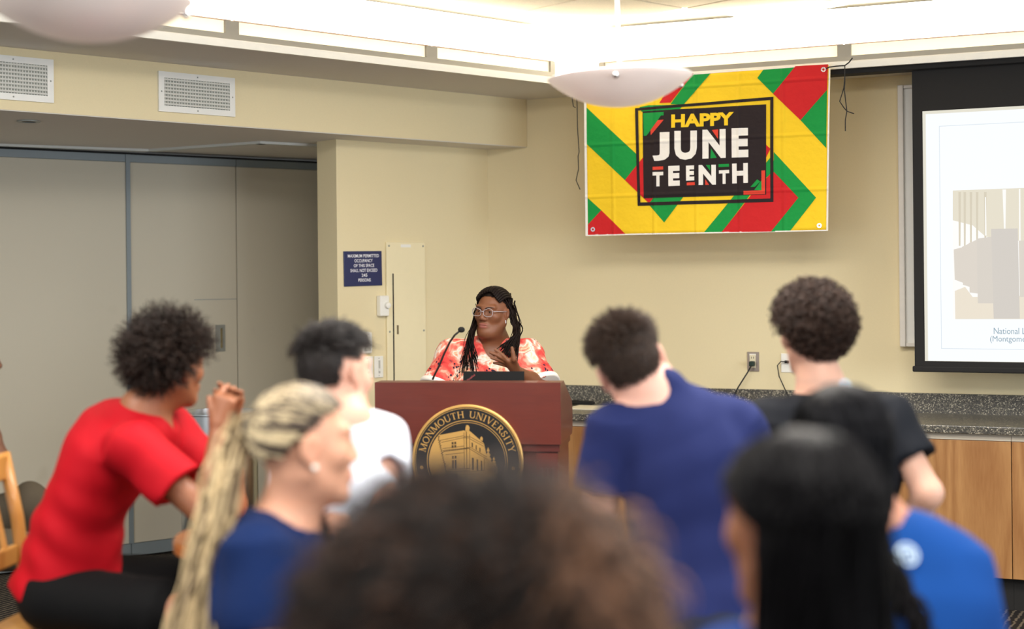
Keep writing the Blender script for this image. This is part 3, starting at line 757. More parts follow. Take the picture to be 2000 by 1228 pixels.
# ---------------------------------------------------------------- bowl pendants
m_glass = mat('frosted_glass_bowl', (240, 230, 226), rough=0.3, spec=0.5, var=0.02, scale=6)
_nt = m_glass.node_tree; _tr = _nt.nodes.new('ShaderNodeBsdfTranslucent'); _tr.inputs[0].default_value = (.97, .93, .9, 1); _mx = _nt.nodes.new('ShaderNodeMixShader'); _mx.inputs[0].default_value = .16
_nt.links.new(_nt.nodes['Principled BSDF'].outputs[0], _mx.inputs[1]); _nt.links.new(_tr.outputs[0], _mx.inputs[2]); _nt.links.new(_mx.outputs[0], _nt.nodes['Material Output'].inputs[0])
def pendant(x, y, zr, tilt, label):
    t = thing('pendant_lamp', label, 'pendant lamp', T((x, y, zr)) @ Ry(tilt), 'frosted bowl pendant lamps')
    r, s_ = 0.25, 0.098; R = (r * r + s_ * s_) / (2 * s_); a = math.asin(r / R)
    prof = []
    for k in range(15):
        b = a * k / 14; prof.append((max(R * math.sin(b), .0005), R - s_ - R * math.cos(b)))
    inn = [(max(q[0] - 0.004, .0004), q[1] + 0.006) for q in prof[::-1]]
    bo = MB().lathe(prof + [(r + 0.002, 0.003)] + inn, 64).build('glass_bowl', m_glass, t); auto_smooth(bo, 60)
    st = MB().sphere((0, 0, 0), 0.0115, 14, 10).mesh('stud', True); st.materials.append(m_chrome)
    for k in range(3):
        an = math.radians(-98 + 120 * k + 0)
        rr = r * .93; zz = R - s_ - math.sqrt(R * R - rr * rr)
        link('stud', st, None, t, T((rr * math.cos(an) * 1.015, rr * math.sin(an) * 1.015, zz - 0.004)))
    mb = MB()
    for k in range(3):
        an = math.radians(-98 + 120 * k); mb.tube([(0, 0, 0.02), (r * .93 * math.cos(an), r * .93 * math.sin(an), -0.01)], 0.005, 8)
    mb.build('spider', m_chrome, t)
    MB().tube([(0, 0, 0.0), (0, 0, Z_UP - zr - 0.045)], 0.006, 12).build('stem', m_white, t)
    MB().lathe([(0.065, Z_UP - zr - 0.04), (0.06, Z_UP - zr - 0.012), (0.02, Z_UP - zr - 0.002)], 32).build('canopy', m_white, t)
    return t
q = P(1211, 153, 4.96); pendant(q.x, q.y, q.z, -1.6, 'frosted glass bowl pendant hanging in front of the banner')
q = P(172, 12, 3.5); pendant(q.x, q.y, q.z + 0.012, -0.5, 'frosted glass bowl pendant at the top left, nearest the camera')

# ---------------------------------------------------------------- trash can by the partition
q = P(428, 815, 7.55)
tc_ = thing('trash_can', 'tall round stainless steel bin standing in front of the partition', 'bin', T((q.x, q.y, 0)))
r_, zt = 0.2, 0.965
bd = MB().lathe([(r_ - .005, 0.0), (r_, 0.01), (r_, zt - 0.19), (r_ + .004, zt - 0.186), (r_ + .004, zt - 0.178), (r_, zt - 0.174), (r_, zt - 0.012), (r_ + .006, zt - .008), (r_ + .006, zt), (r_ - .004, zt), (r_ - .006, zt - .02), (r_ - .02, 0.3)], 48).build('body', m_steel, tc_); auto_smooth(bd, 40)
# ---------------------------------------------------------------- lectern
m_mah = mat_wood('mahogany_veneer', (100, 38, 26), (76, 26, 18), 'X', 7, rough=0.4, coat=0.12, bands=False)
LW = 0.79
lp = P(911.5, 750, 6.0)
LM = T((lp.x, lp.y, 0)) @ Rz(-8.5)
lec = thing('lectern', 'dark red mahogany lectern with a round university seal on its front', 'lectern', LM)
ZT = 1.215
prof = [(0, 0.958), (0, ZT), (0.12, ZT), (0.43, 1.105), (0.455, 1.06), (0.455, 0.985), (0.42, 0.958)]
MB().prism(prof, -LW / 2, LW / 2, 'x').build('desk_box', m_mah, lec)
MB().box(-LW / 2 + 0.008, LW / 2 - 0.008, 0.012, 0.42, 0.928, 0.957).build('moulding', mat('mahogany_dark', (84, 30, 24), rough=.4, coat=.2), lec)
MB().box(-LW / 2 + 0.016, LW / 2 - 0.016, 0.03, 0.42, 0.06, 0.927).build('pedestal', m_mah, lec)
MB().cbox(-LW / 2 - 0.01, LW / 2 + 0.01, -0.01, 0.46, 0.0, 0.06, 0.006).build('plinth', m_mah, lec)
for s_ in (-1, 1):
    xc = s_ * (LW / 2 - 0.062)
    pil = MB().box(xc - 0.045, xc + 0.045, 0.016, 0.0295, 0.07, 0.92).build('pilaster', m_mah, lec)
    fl = MB().tube([(0, 0, 0.13), (0, 0, 0.86)], 0.006, 8).mesh('flute'); fl.materials.append(mat('mahogany_dark', (84, 30, 24)))
    for k in (-1, 0, 1): link('flute', fl, None, pil, T((xc + k * 0.022, 0.014, 0)))
# round seal on the front
m_gold = mat('satin_gold', (214, 170, 98), rough=0.38, metal=0.55, var=0.04)
m_sblk = mat('seal_black', (24, 26, 28), rough=0.35, var=0.04)
RS = 0.236
sz = ZT - (902.5 - 750) * 6.0 / F
seal = MB().lathe([(RS, 0.0), (RS, 0.014), (RS - 0.004, 0.017), (RS - 0.0105, 0.017), (RS - 0.0115, 0.0145)], 96).build('seal', m_gold, lec, T((0.002, -0.0006, sz)) @ Rx(90)); auto_smooth(seal)
def ring(r0, r1, z, n=96): return MB().lathe([(r0, z), (r1, z), (r1, z + 0.0006), (r0, z + 0.0006)], n, close=True)
MB().lathe([(RS - 0.0115, 0.0142), (RS - 0.0115, 0.0156)], 96).build('black_field', m_sblk, seal)
ring(RS - 0.0165, RS - 0.0145, 0.0157).build('thin_ring', m_gold, seal)
ring(0.1685, 0.1715, 0.0157).build('thin_ring', m_gold, seal)
ring(0.1605, 0.1625, 0.0157).build('thin_ring', m_gold, seal)
SK = 0.236 / 760.0
def sp(cx, cy): return ((cx - 900) * SK, -(cy - 832) * SK)
class Flat:
    """flat shapes on the seal, in its own x-y plane"""
    def __init__(s, z): s.z = z; s.mb = MB()
    def poly(s, pts, raw=False):
        p = [q if raw else sp(*q) for q in pts]
        s.mb.add([(a, b, s.z) for a, b in p], [tuple(range(len(p)))]); return s
    def line(s, a, b, w, raw=False):
        if not raw: a = sp(*a); b = sp(*b); w *= SK
        d = Vector((b[0] - a[0], b[1] - a[1])); d.normalize(); n = Vector((-d.y, d.x)) * w / 2
        return s.poly([(a[0] + n.x, a[1] + n.y), (a[0] - n.x, a[1] - n.y), (b[0] - n.x, b[1] - n.y), (b[0] + n.x, b[1] + n.y)], True)
    def pline(s, pts, w):
        for a, b in zip(pts[:-1], pts[1:]): s.line(a, b, w)
        return s
    def build(s, name, m, par): return s.mb.build(name, m, par)
# roman capitals as strokes (thick T, thin t), serifs S
def roman(ch):
    t_, k = 0.07, 0.15
    L_ = []
    def bar(x, w=k): L_.append(((x, 0), (x, 1), w)); ser(x, 0); ser(x, 1)
    def ser(x, y, w=0.3): yy = y + (0.03 if y < .5 else -0.03); L_.append(((x - w / 2, yy), (x + w / 2, yy), 0.06))
    def arc(cx, cy, rx, ry, a0, a1, n=14, thick=k):
        pr = None
        for i in range(n + 1):
            a = math.radians(a0 + (a1 - a0) * i / n); p = (cx + rx * math.cos(a), cy + ry * math.sin(a))
            if pr: L_.append((pr, p, t_ + (thick - t_) * abs(math.cos(math.radians(a0 + (a1 - a0) * (i - .5) / n)))))
            pr = p
    if ch == 'M': w = 1.05; bar(.12, t_); bar(.93, k); L_.append(((.12, 1), (.52, .02), k)); L_.append(((.52, .02), (.93, 1), t_))
    elif ch == 'O': w = .95; arc(.475, .5, .40, .47, 0, 360, 28)
    elif ch == 'N': w = .92; bar(.13, t_); bar(.79, t_); L_.append(((.13, 1), (.79, 0), k))
    elif ch == 'U': w = .88; L_.append(((.15, .35), (.15, 1), k)); ser(.15, 1); L_.append(((.73, .35), (.73, 1), t_)); ser(.73, 1, .24); arc(.44, .35, .29, .32, 180, 360)
    elif ch == 'T': w = .8; bar(.4); L_.append(((.04, .96), (.76, .96), t_)); L_.append(((.06, .8), (.06, .97), .06)); L_.append(((.74, .8), (.74, .97), .06))
    elif ch == 'H': w = .95; bar(.17); bar(.78); L_.append(((.17, .5), (.78, .5), t_))
    elif ch == 'I': w = .42; bar(.21)
    elif ch == 'V': w = .85; L_.append(((.1, 1), (.44, 0), k)); L_.append(((.44, 0), (.76, 1), t_)); ser(.1, 1); ser(.76, 1, .24)
    elif ch == 'E': w = .76; bar(.17); L_.append(((.17, .03), (.66, .03), t_)); L_.append(((.17, .97), (.62, .97), t_)); L_.append(((.17, .52), (.52, .52), t_)); L_.append(((.65, .03), (.67, .22), .06)); L_.append(((.61, .8), (.61, .97), .06))
    elif ch == 'R': w = .85; bar(.17); arc(.36, .74, .26, .235, -90, 90); L_.append(((.17, .97), (.36, .97), t_)); L_.append(((.17, .5), (.36, .5), t_)); L_.append(((.4, .5), (.76, .02), k)); ser(.76, 0, .2)
    elif ch == 'S': w = .66; arc(.33, .74, .21, .225, 20, 270); arc(.33, .27, .23, .24, -200, 90)
    elif ch == 'Y': w = .82; L_.append(((.41, 0), (.41, .45), k)); ser(.41, 0); L_.append(((.08, 1), (.41, .45), k)); L_.append(((.41, .45), (.74, 1), t_)); ser(.08, 1); ser(.74, 1, .24)
    else: w = .55
    return w, L_
fl_ = Flat(0.0160)
word = 'MONMOUTH UNIVERSITY'
wid = [roman(c)[0] + 0.1 for c in word]; tot = sum(wid)
a0_, a1_ = math.radians(168.5), math.radians(11.5); hl = 92 * SK; rb = 582 * SK
pos = 0
for c, w_ in zip(word, wid):
    an = a0_ + (a1_ - a0_) * (pos + w_ / 2) / tot; pos += w_
    ux, uy = Vector((math.sin(an), -math.cos(an))), Vector((math.cos(an), math.sin(an)))
    sc_ = abs(a1_ - a0_) / tot * (rb + hl / 2)
    fl_ = Flat(0.0160)
    for a, b, th in roman(c)[1]:
        pa = uy * (rb + a[1] * hl) + ux * ((a[0] - (w_ - .1) / 2) * sc_); pb = uy * (rb + b[1] * hl) + ux * ((b[0] - (w_ - .1) / 2) * sc_)
        fl_.line((pa.x, pa.y), (pb.x, pb.y), th * hl * 1.05, True)
    if c != ' ': fl_.build('letter', m_gold, seal)
for s_ in (-1, 1):
    fl_ = Flat(0.0160); fl_.poly([(s_ * 626 * SK + 24 * SK * math.cos(k * math.pi / 10), -85 * SK + 24 * SK * math.sin(k * math.pi / 10)) for k in range(20)], True); fl_.build('dot', m_gold, seal)
# building and landscape in gold
g = Flat(0.0158)
arc_l = [(900 + 518 * math.cos(math.radians(a)), 832 - 518 * math.sin(math.radians(a))) for a in range(141, 215, 4)]
g.poly([(500, 488)] + arc_l + [(470, 1130), (900, 1250), (900, 440), (860, 418)])
g.poly([(900, 1250), (1290, 1130), (1310, 900), (1170, 790), (1130, 590), (938, 425), (900, 418), (880, 430)])
g.poly([(878, 425), (882, 380), (892, 348), (920, 348), (938, 380), (930, 425)])
g.poly([(1080, 545), (1078, 520), (1098, 496), (1116, 520), (1112, 560)])
for tx, ty, ww, hh in ((1186, 640, 75, 330), (1262, 765, 62, 220)):
    pts = [(tx, ty)]
    for k in range(1, 6): pts += [(tx + ww * k / 6 + 8, ty + hh * k / 6), (tx + ww * k / 6 - 9, ty + hh * k / 6 + 6)]
    pts += [(tx + ww * .8, ty + hh), (tx - ww * .8, ty + hh)]
    for k in range(5, 0, -1): pts += [(tx - ww * k / 6 + 9, ty + hh * k / 6 + 6), (tx - ww * k / 6 - 8, ty + hh * k / 6)]
    g.poly(pts)
g.build('building_emblem', m_gold, seal)
k_ = Flat(0.0164)
rr = random.Random(2); tre = []
for i in range(40):
    yy = 490 + i * 15; xx = 500 + (yy - 490) * .22 + (24 if i % 2 else -12) * rr.uniform(.3, 1); tre.append((xx, yy))
k_.pline(tre, 8)
for a, b in (((530, 555), (860, 490)), ((545, 582), (860, 515)), ((560, 665), (860, 628)), ((575, 705), (930, 655)), ((600, 745), (860, 715)), ((640, 945), (930, 925)), ((645, 968), (930, 955)),
             ((860, 445), (860, 1010)), ((895, 440), (895, 1010)), ((935, 470), (935, 1010)), ((935, 500), (1128, 600)), ((935, 530), (1125, 628)), ((935, 640), (1165, 770)), ((935, 665), (1160, 795)), ((1132, 790), (1130, 960)), ((950, 965), (1130, 950)), ((860, 500), (935, 500)), ((860, 515), (935, 520)), ((565, 690), (930, 648))):
    k_.line(a, b, 6)
for x_ in range(580, 930, 26): k_.line((x_, 700 - (x_ - 580) * .12), (x_ + 12, 699 - (x_ - 580) * .12), 12)
def win(x0, y0, x1, y1, sk=0.0):
    k_.poly([(x0, y0), (x1, y0 + sk), (x1, y1 + sk), (x0, y1)])
win(690, 575, 716, 608); win(726, 572, 752, 605); win(690, 618, 716, 655); win(726, 615, 752, 650)
win(694, 760, 718, 800); win(730, 758, 754, 796); win(694, 815, 718, 930); win(730, 812, 754, 928)
win(962, 578, 980, 640, 8); win(1018, 612, 1032, 672, 8); win(1068, 645, 1082, 700, 8); win(965, 780, 990, 940, 6); win(1028, 800, 1048, 945, 6); win(1085, 820, 1102, 950, 6)
k_.poly([(680 + 48 + 48 * math.cos(math.radians(a)), 1055 - 48 * math.sin(math.radians(a))) for a in range(0, 181, 15)] + [(680, 1130), (776, 1130)])
k_.build('emblem_linework', mat('seal_line_brown', (70, 52, 30), rough=.5), seal)
f2 = Flat(0.0167); f2.line((728, 1015), (728, 1130), 9); f2.line((684, 1062), (772, 1062), 9); f2.build('window_bars', m_gold, seal)

# laptop on the lectern
def LL(x, y, z): return LM @ Vector((x, y, z))
xl0, xl1 = on(LM, 904, 735, 0.2)[0], on(LM, 1023, 735, 0.2)[0]
zl1 = on(LM, 960, 725.5, 0.2)[1]
lap = thing('laptop', 'open black laptop standing on the lectern, lid back towards the room', 'laptop', LM)
m_lap = mat('black_laptop_shell', (5, 5, 6), rough=0.6, spec=.2, var=0.05)
ztop = ZT - (0.2 - 0.12) * (0.11 / 0.31)
MB().add([(x, y, z) for x in (xl0, xl1) for (y, z) in ((0.2, ztop + 0.004), (0.209, ztop + 0.004), (0.222, zl1), (0.213, zl1))], [(0, 1, 2, 3), (7, 6, 5, 4), (0, 4, 5, 1), (1, 5, 6, 2), (2, 6, 7, 3), (3, 7, 4, 0)]).build('lid', m_lap, lap)
sl_ = -0.11 / 0.31
MB().add([(x, y, ztop + (y - 0.2) * sl_ + dz) for x in (xl0, xl1) for (y, dz) in ((0.205, 0.001), (0.40, 0.001), (0.40, 0.018), (0.205, 0.018))], [(0, 1, 2, 3), (7, 6, 5, 4), (0, 4, 5, 1), (1, 5, 6, 2), (2, 6, 7, 3), (3, 7, 4, 0)]).build('keyboard_base', m_lap, lap)
mb = MB(); v, f = text_mesh('ThinkPad', 0.01); v = (v - v.min(0)) / (v.max(0) - v.min(0)).max()
cs, sn = math.cos(math.radians(38)), math.sin(math.radians(38)); LGS = 0.042
ang_l = math.atan2(0.013, zl1 - ztop)
mb.add([(xl0 + 0.02 + LGS * (p[0] * cs - p[1] * sn), 0.1985 + (LGS * (p[0] * sn + p[1] * cs) + 0.014) * math.tan(ang_l), ztop + 0.018 + LGS * (p[0] * sn + p[1] * cs)) for p in v], f)
mb.build('lid_logo', mat('red_logo', (150, 46, 50), rough=.4), lap)
# gooseneck microphone
mic = thing('gooseneck_microphone', 'black gooseneck microphone rising from the left of the lectern', 'microphone', LM)
mp_ = [on(LM, a, b, 0.25) for a, b in ((845, 741), (849, 732), (858, 715), (868, 692), (880, 668), (890, 654), (901, 645))]
mp_ = [Vector((a, 0.25 - 0.03 * i / 6, b)) for i, (a, b) in enumerate(mp_)]
MB().tube(mp_, 0.0045, 8).build('gooseneck', mat('mic_black', (40, 36, 34), rough=.4, metal=.3), mic, smooth=True)
MB().sphere(mp_[-1] + Vector((.006, 0, .004)), 0.0135, 16, 12, (1.15, 1, .95)).build('windscreen', mat('mic_foam', (24, 24, 24), rough=.95, bump=.5, bscale=900), mic, smooth=True)
MB().lathe([(0.02, 0), (0.02, .012), (.008, .02)], 20).build('base', m_lap, mic, T((mp_[0].x, 0.25, 1.1695)) @ Rx(-19.5))
# ---------------------------------------------------------------- implicit surfaces for bodies and clothes
def V3(v): return np.array([v[0], v[1], v[2]], float)
def unit(v): v = V3(v); return v / np.linalg.norm(v)
class Field:
    def __init__(s): s.p = []
    def cap(s, a, b, ra, rb=None, k=0.02, flat=None, sub=False):
        a = V3(a); b = V3(b); rb = ra if rb is None else rb; r = max(ra, rb)
        s.p.append(('cap', (a, b, ra, rb, flat), k, np.minimum(a, b) - r, np.maximum(a, b) + r, sub)); return s
    def cone(s, a, b, ra, rb, k=0.015, sub=False):
        a = V3(a); b = V3(b); r = max(ra, rb)
        s.p.append(('cone', (a, b, ra, rb), k, np.minimum(a, b) - r, np.maximum(a, b) + r, sub)); return s
    def ell(s, c, A, r, k=0.02, sub=False):
        c = V3(c); r = V3(r); R = r.max()
        s.p.append(('ell', (c, np.array(A, float), r), k, c - R, c + R, sub)); return s
    def ball(s, c, r, k=0.02, sub=False): return s.cap(c, V3(c) + 1e-5, r, r, k, None, sub)
    def half(s, o, n, k=0.005):
        """keep only the side of the plane against n"""
        s.p.append(('half', (V3(o), unit(n)), k, None, None, False)); return s
    def evalgrid(s, xs, ys, zs, h):
        D = np.full((len(xs), len(ys), len(zs)), 0.5, np.float32)
        for kind, q, k, lo, hi, sub in s.p:
            if lo is None:
                i0 = j0 = k0 = 0; i1, j1, k1 = D.shape
            else:
                m = k * 1.5 + 3 * h
                i0, i1 = np.searchsorted(xs, lo[0] - m), np.searchsorted(xs, hi[0] + m)
                j0, j1 = np.searchsorted(ys, lo[1] - m), np.searchsorted(ys, hi[1] + m)
                k0, k1 = np.searchsorted(zs, lo[2] - m), np.searchsorted(zs, hi[2] + m)
                if i1 <= i0 or j1 <= j0 or k1 <= k0: continue
            X = xs[i0:i1, None, None]; Y = ys[None, j0:j1, None]; Z = zs[None, None, k0:k1]
            if kind == 'cap':
                a, b, ra, rb, fl = q
                px, py, pz = X - a[0], Y - a[1], Z - a[2]
                ba = b - a
                if fl is not None:
                    n, f = fl; dn = (px * n[0] + py * n[1] + pz * n[2]) * (f - 1)
                    px, py, pz = px + n[0] * dn, py + n[1] * dn, pz + n[2] * dn
                    ba = ba + n * np.dot(ba, n) * (f - 1)
                t = np.clip((px * ba[0] + py * ba[1] + pz * ba[2]) / np.dot(ba, ba), 0, 1)
                d = np.sqrt((px - t * ba[0]) ** 2 + (py - t * ba[1]) ** 2 + (pz - t * ba[2]) ** 2) - (ra + (rb - ra) * t)
                if fl is not None: d = d / (1 + (fl[1] - 1) * .5)
            elif kind == 'cone':
                a, b, ra, rb = q; ba = b - a; L = np.linalg.norm(ba); u = ba / L
                px, py, pz = X - a[0], Y - a[1], Z - a[2]
                ax_ = px * u[0] + py * u[1] + pz * u[2]
                rad = np.sqrt(np.maximum(px * px + py * py + pz * pz - ax_ * ax_, 0))
                d = np.maximum(rad - (ra + (rb - ra) * ax_ / L), np.maximum(ax_ - L, -ax_))
            elif kind == 'ell':
                c, A, r = q
                px, py, pz = X - c[0], Y - c[1], Z - c[2]
                u = [(px * A[i][0] + py * A[i][1] + pz * A[i][2]) / r[i] for i in range(3)]
                k0_ = np.sqrt(u[0] ** 2 + u[1] ** 2 + u[2] ** 2); k1_ = np.sqrt((u[0] / r[0]) ** 2 + (u[1] / r[1]) ** 2 + (u[2] / r[2]) ** 2) + 1e-9
                d = k0_ * (k0_ - 1) / k1_
            else:
                o, n = q; d = -((X - o[0]) * n[0] + (Y - o[1]) * n[1] + (Z - o[2]) * n[2]); sub = True
            B = D[i0:i1, j0:j1, k0:k1]
            if sub:
                d = -d; hh = np.clip(.5 - .5 * (d - B) / k, 0, 1); D[i0:i1, j0:j1, k0:k1] = d * (1 - hh) + B * hh + k * hh * (1 - hh)
            else:
                hh = np.clip(.5 + .5 * (d - B) / k, 0, 1); D[i0:i1, j0:j1, k0:k1] = d * (1 - hh) + B * hh - k * hh * (1 - hh)
        return D
    def bounds(s):
        b = [(p[3], p[4]) for p in s.p if p[3] is not None and not p[5]]
        return np.min([x[0] for x in b], 0), np.max([x[1] for x in b], 0)
    def mesh(s, h, lo=None, hi=None, disp=None):
        if lo is None: lo, hi = s.bounds()
        lo = V3(lo) - 3 * h; hi = V3(hi) + 3 * h
        xs, ys, zs = (np.arange(lo[i], hi[i] + h, h) for i in range(3))
        D = s.evalgrid(xs, ys, zs, h)
        if disp is not None: D = D + disp(xs[:, None, None], ys[None, :, None], zs[None, None, :])
        return nets(D, lo, h)
def nets(D, lo, h):
    ins = D < 0; sh = D.shape; cs = (sh[0] - 1, sh[1] - 1, sh[2] - 1)
    N = cs[0] * cs[1] * cs[2]
    acc = np.zeros((4, N)); quads = []
    strd = np.array([cs[1] * cs[2], cs[2], 1])
    for ax_ in range(3):
        s0 = [slice(None)] * 3; s1 = [slice(None)] * 3; s0[ax_] = slice(0, -1); s1[ax_] = slice(1, None)
        a = D[tuple(s0)]; b = D[tuple(s1)]
        m = ins[tuple(s0)] != ins[tuple(s1)]
        idx = np.argwhere(m)
        if not len(idx): continue
        va = a[m]; vb = b[m]; t = va / (va - vb)
        pos = idx.astype(float); pos[:, ax_] += t
        o1, o2 = [(1, 2), (2, 0), (0, 1)][ax_]
        cell = []; ok_all = np.ones(len(idx), bool)
        for d1, d2 in ((0, 0), (1, 0), (1, 1), (0, 1)):
            c = idx.copy(); c[:, o1] -= d1; c[:, o2] -= d2
            ok = (c[:, o1] >= 0) & (c[:, o2] >= 0) & (c[:, o1] < cs[o1]) & (c[:, o2] < cs[o2])
            fl = c @ strd
            f = fl[ok]
            for q in range(3): acc[q] += np.bincount(f, pos[ok, q], N)
            acc[3] += np.bincount(f, minlength=N)
            cell.append(fl); ok_all &= ok
        Q = np.stack(cell, 1)[ok_all]; fwd = ins[tuple(s0)][m][ok_all]
        Q[~fwd] = Q[~fwd][:, ::-1]
        quads.append(Q)
    used = np.nonzero(acc[3])[0]
    mp = np.full(N, -1); mp[used] = np.arange(len(used))
    v = (acc[:3, used] / acc[3, used]).T * h + lo
    q = mp[np.concatenate(quads)]
    return v, q
def np_mesh(name, parts, origin=(0, 0, 0), smooth=True, color=None):
    """one mesh from [(verts, quads)], vertices given in world space; color: function of world points -> rgb"""
    vs = []; fs = []; n = 0
    for v, f in parts:
        vs.append(v); fs += [tuple(int(i) + n for i in q) for q in f]; n += len(v)
    v = np.concatenate(vs)
    me = bpy.data.meshes.new(name); me.from_pydata((v - V3(origin)).tolist(), [], fs)
    if smooth: me.polygons.foreach_set('use_smooth', np.ones(len(me.polygons), bool))
    if color is not None:
        c = color(v); at = me.color_attributes.new('pigment', 'FLOAT_COLOR', 'POINT')
        at.data.foreach_set('color', np.concatenate([c, np.ones((len(c), 1))], 1).astype(np.float32).ravel())
    me.update(); return me
def relax(v, q, n=2):
    """a few smoothing steps"""
    e = np.concatenate([q[:, [0, 1]], q[:, [1, 2]], q[:, [2, 3]], q[:, [3, 0]]]); e = np.concatenate([e, e[:, ::-1]])
    for _ in range(n):
        s_ = np.stack([np.bincount(e[:, 0], v[e[:, 1], i], len(v)) for i in range(3)], 1); c = np.bincount(e[:, 0], minlength=len(v))[:, None]
        v = .5 * v + .5 * s_ / np.maximum(c, 1)
    return v, q

# ---------------------------------------------------------------- hair strands
def tubes(pl, rad, col, sides=3, taper=0.4):
    """strands pl (N,S,3) -> verts, faces, colours"""
    N, S_, _ = pl.shape
    t = np.gradient(pl, axis=1); t /= np.linalg.norm(t, axis=2, keepdims=True) + 1e-9
    ref = np.where(np.abs(t[..., 2:3]) > .9, np.array([1., 0, 0]), np.array([0, 0, 1.]))
    u = np.cross(t, ref); u /= np.linalg.norm(u, axis=2, keepdims=True) + 1e-9; w = np.cross(t, u)
    rr = np.asarray(rad).reshape(-1, 1) * np.linspace(1, taper, S_)[None, :]
    an = np.arange(sides) * 2 * np.pi / sides
    v = pl[:, :, None, :] + rr[:, :, None, None] * (u[:, :, None, :] * np.cos(an)[None, None, :, None] + w[:, :, None, :] * np.sin(an)[None, None, :, None])
    ids = np.arange(N * S_ * sides).reshape(N, S_, sides)
    a = ids[:, :-1, :]; b = ids[:, 1:, :]
    f = np.stack([a, np.roll(a, -1, 2), np.roll(b, -1, 2), b], -1).reshape(-1, 4)
    c = np.repeat(np.asarray(col)[:, None, :] if np.asarray(col).ndim == 2 else np.asarray(col), S_ * sides if np.asarray(col).ndim == 2 else sides, axis=1).reshape(-1, 3)
    return v.reshape(-1, 3), f, c
def hair_obj(name, strands, root, m, origin, extra=None):
    """strands: list of (verts, faces, colours)"""
    vs, fs, cs, n = [], [], [], 0
    for v, f, c in strands:
        vs.append(v); fs.append(np.asarray(f) + n); cs.append(c); n += len(v)
    v = np.concatenate(vs); f = np.concatenate(fs); c = np.concatenate(cs)
    me = bpy.data.meshes.new(name)
    me.vertices.add(len(v)); me.vertices.foreach_set('co', (v - V3(origin)).astype(np.float32).ravel())
    me.loops.add(f.size); me.loops.foreach_set('vertex_index', f.astype(np.int32).ravel())
    me.polygons.add(len(f)); me.polygons.foreach_set('loop_start', np.arange(0, f.size, 4, dtype=np.int32))
    me.polygons.foreach_set('use_smooth', np.ones(len(f), bool))
    me.update(calc_edges=True); me.validate()
    at = me.color_attributes.new('pigment', 'FLOAT_COLOR', 'POINT')
    at.data.foreach_set('color', np.concatenate([c, np.ones((len(c), 1))], 1).astype(np.float32).ravel())
    return link(name, me, m, root)
def simulate(roots, d0, seg, n, grav, stiff, colliders=(), jitter=0.0, seed=0):
    r = np.random.default_rng(seed)
    p = roots.copy(); d = d0.copy(); out = [p.copy()]
    L = np.asarray(seg).reshape(-1, 1) * np.ones((len(p), 1))
    for i in range(n):
        d = d * stiff + np.asarray(grav)[None, :] * (1 - stiff) + r.normal(0, jitter, d.shape)
        d /= np.linalg.norm(d, axis=1, keepdims=True) + 1e-9
        q = p + d * L
        for c, A, rad in colliders:
            l = (q - c) @ A.T / rad; k = np.linalg.norm(l, axis=1, keepdims=True)
            m = (k < 1)[:, 0]
            if m.any(): q[m] = c + (l[m] / (k[m] + 1e-9) * rad) @ A
        d = q - p; d /= np.linalg.norm(d, axis=1, keepdims=True) + 1e-9
        p = q; out.append(p.copy())
    return np.stack(out, 1)
def curl(pl, amp, turns, seed=0, ramp=True):
    r = np.random.default_rng(seed); N, S_, _ = pl.shape
    t = np.gradient(pl, axis=1); t /= np.linalg.norm(t, axis=2, keepdims=True) + 1e-9
    ref = np.array([.3, .5, .81]); u = np.cross(t, ref); u /= np.linalg.norm(u, axis=2, keepdims=True) + 1e-9; w = np.cross(t, u)
    ph = r.uniform(0, 6.28, (N, 1)); tn = turns * r.uniform(.75, 1.25, (N, 1)); s_ = np.linspace(0, 1, S_)[None, :]
    a = amp * r.uniform(.6, 1.2, (N, 1)) * (np.minimum(1, s_ * 4) if ramp else 1)
    an = ph + 2 * np.pi * tn * s_
    return pl + (a * np.cos(an))[..., None] * u + (a * np.sin(an))[..., None] * w

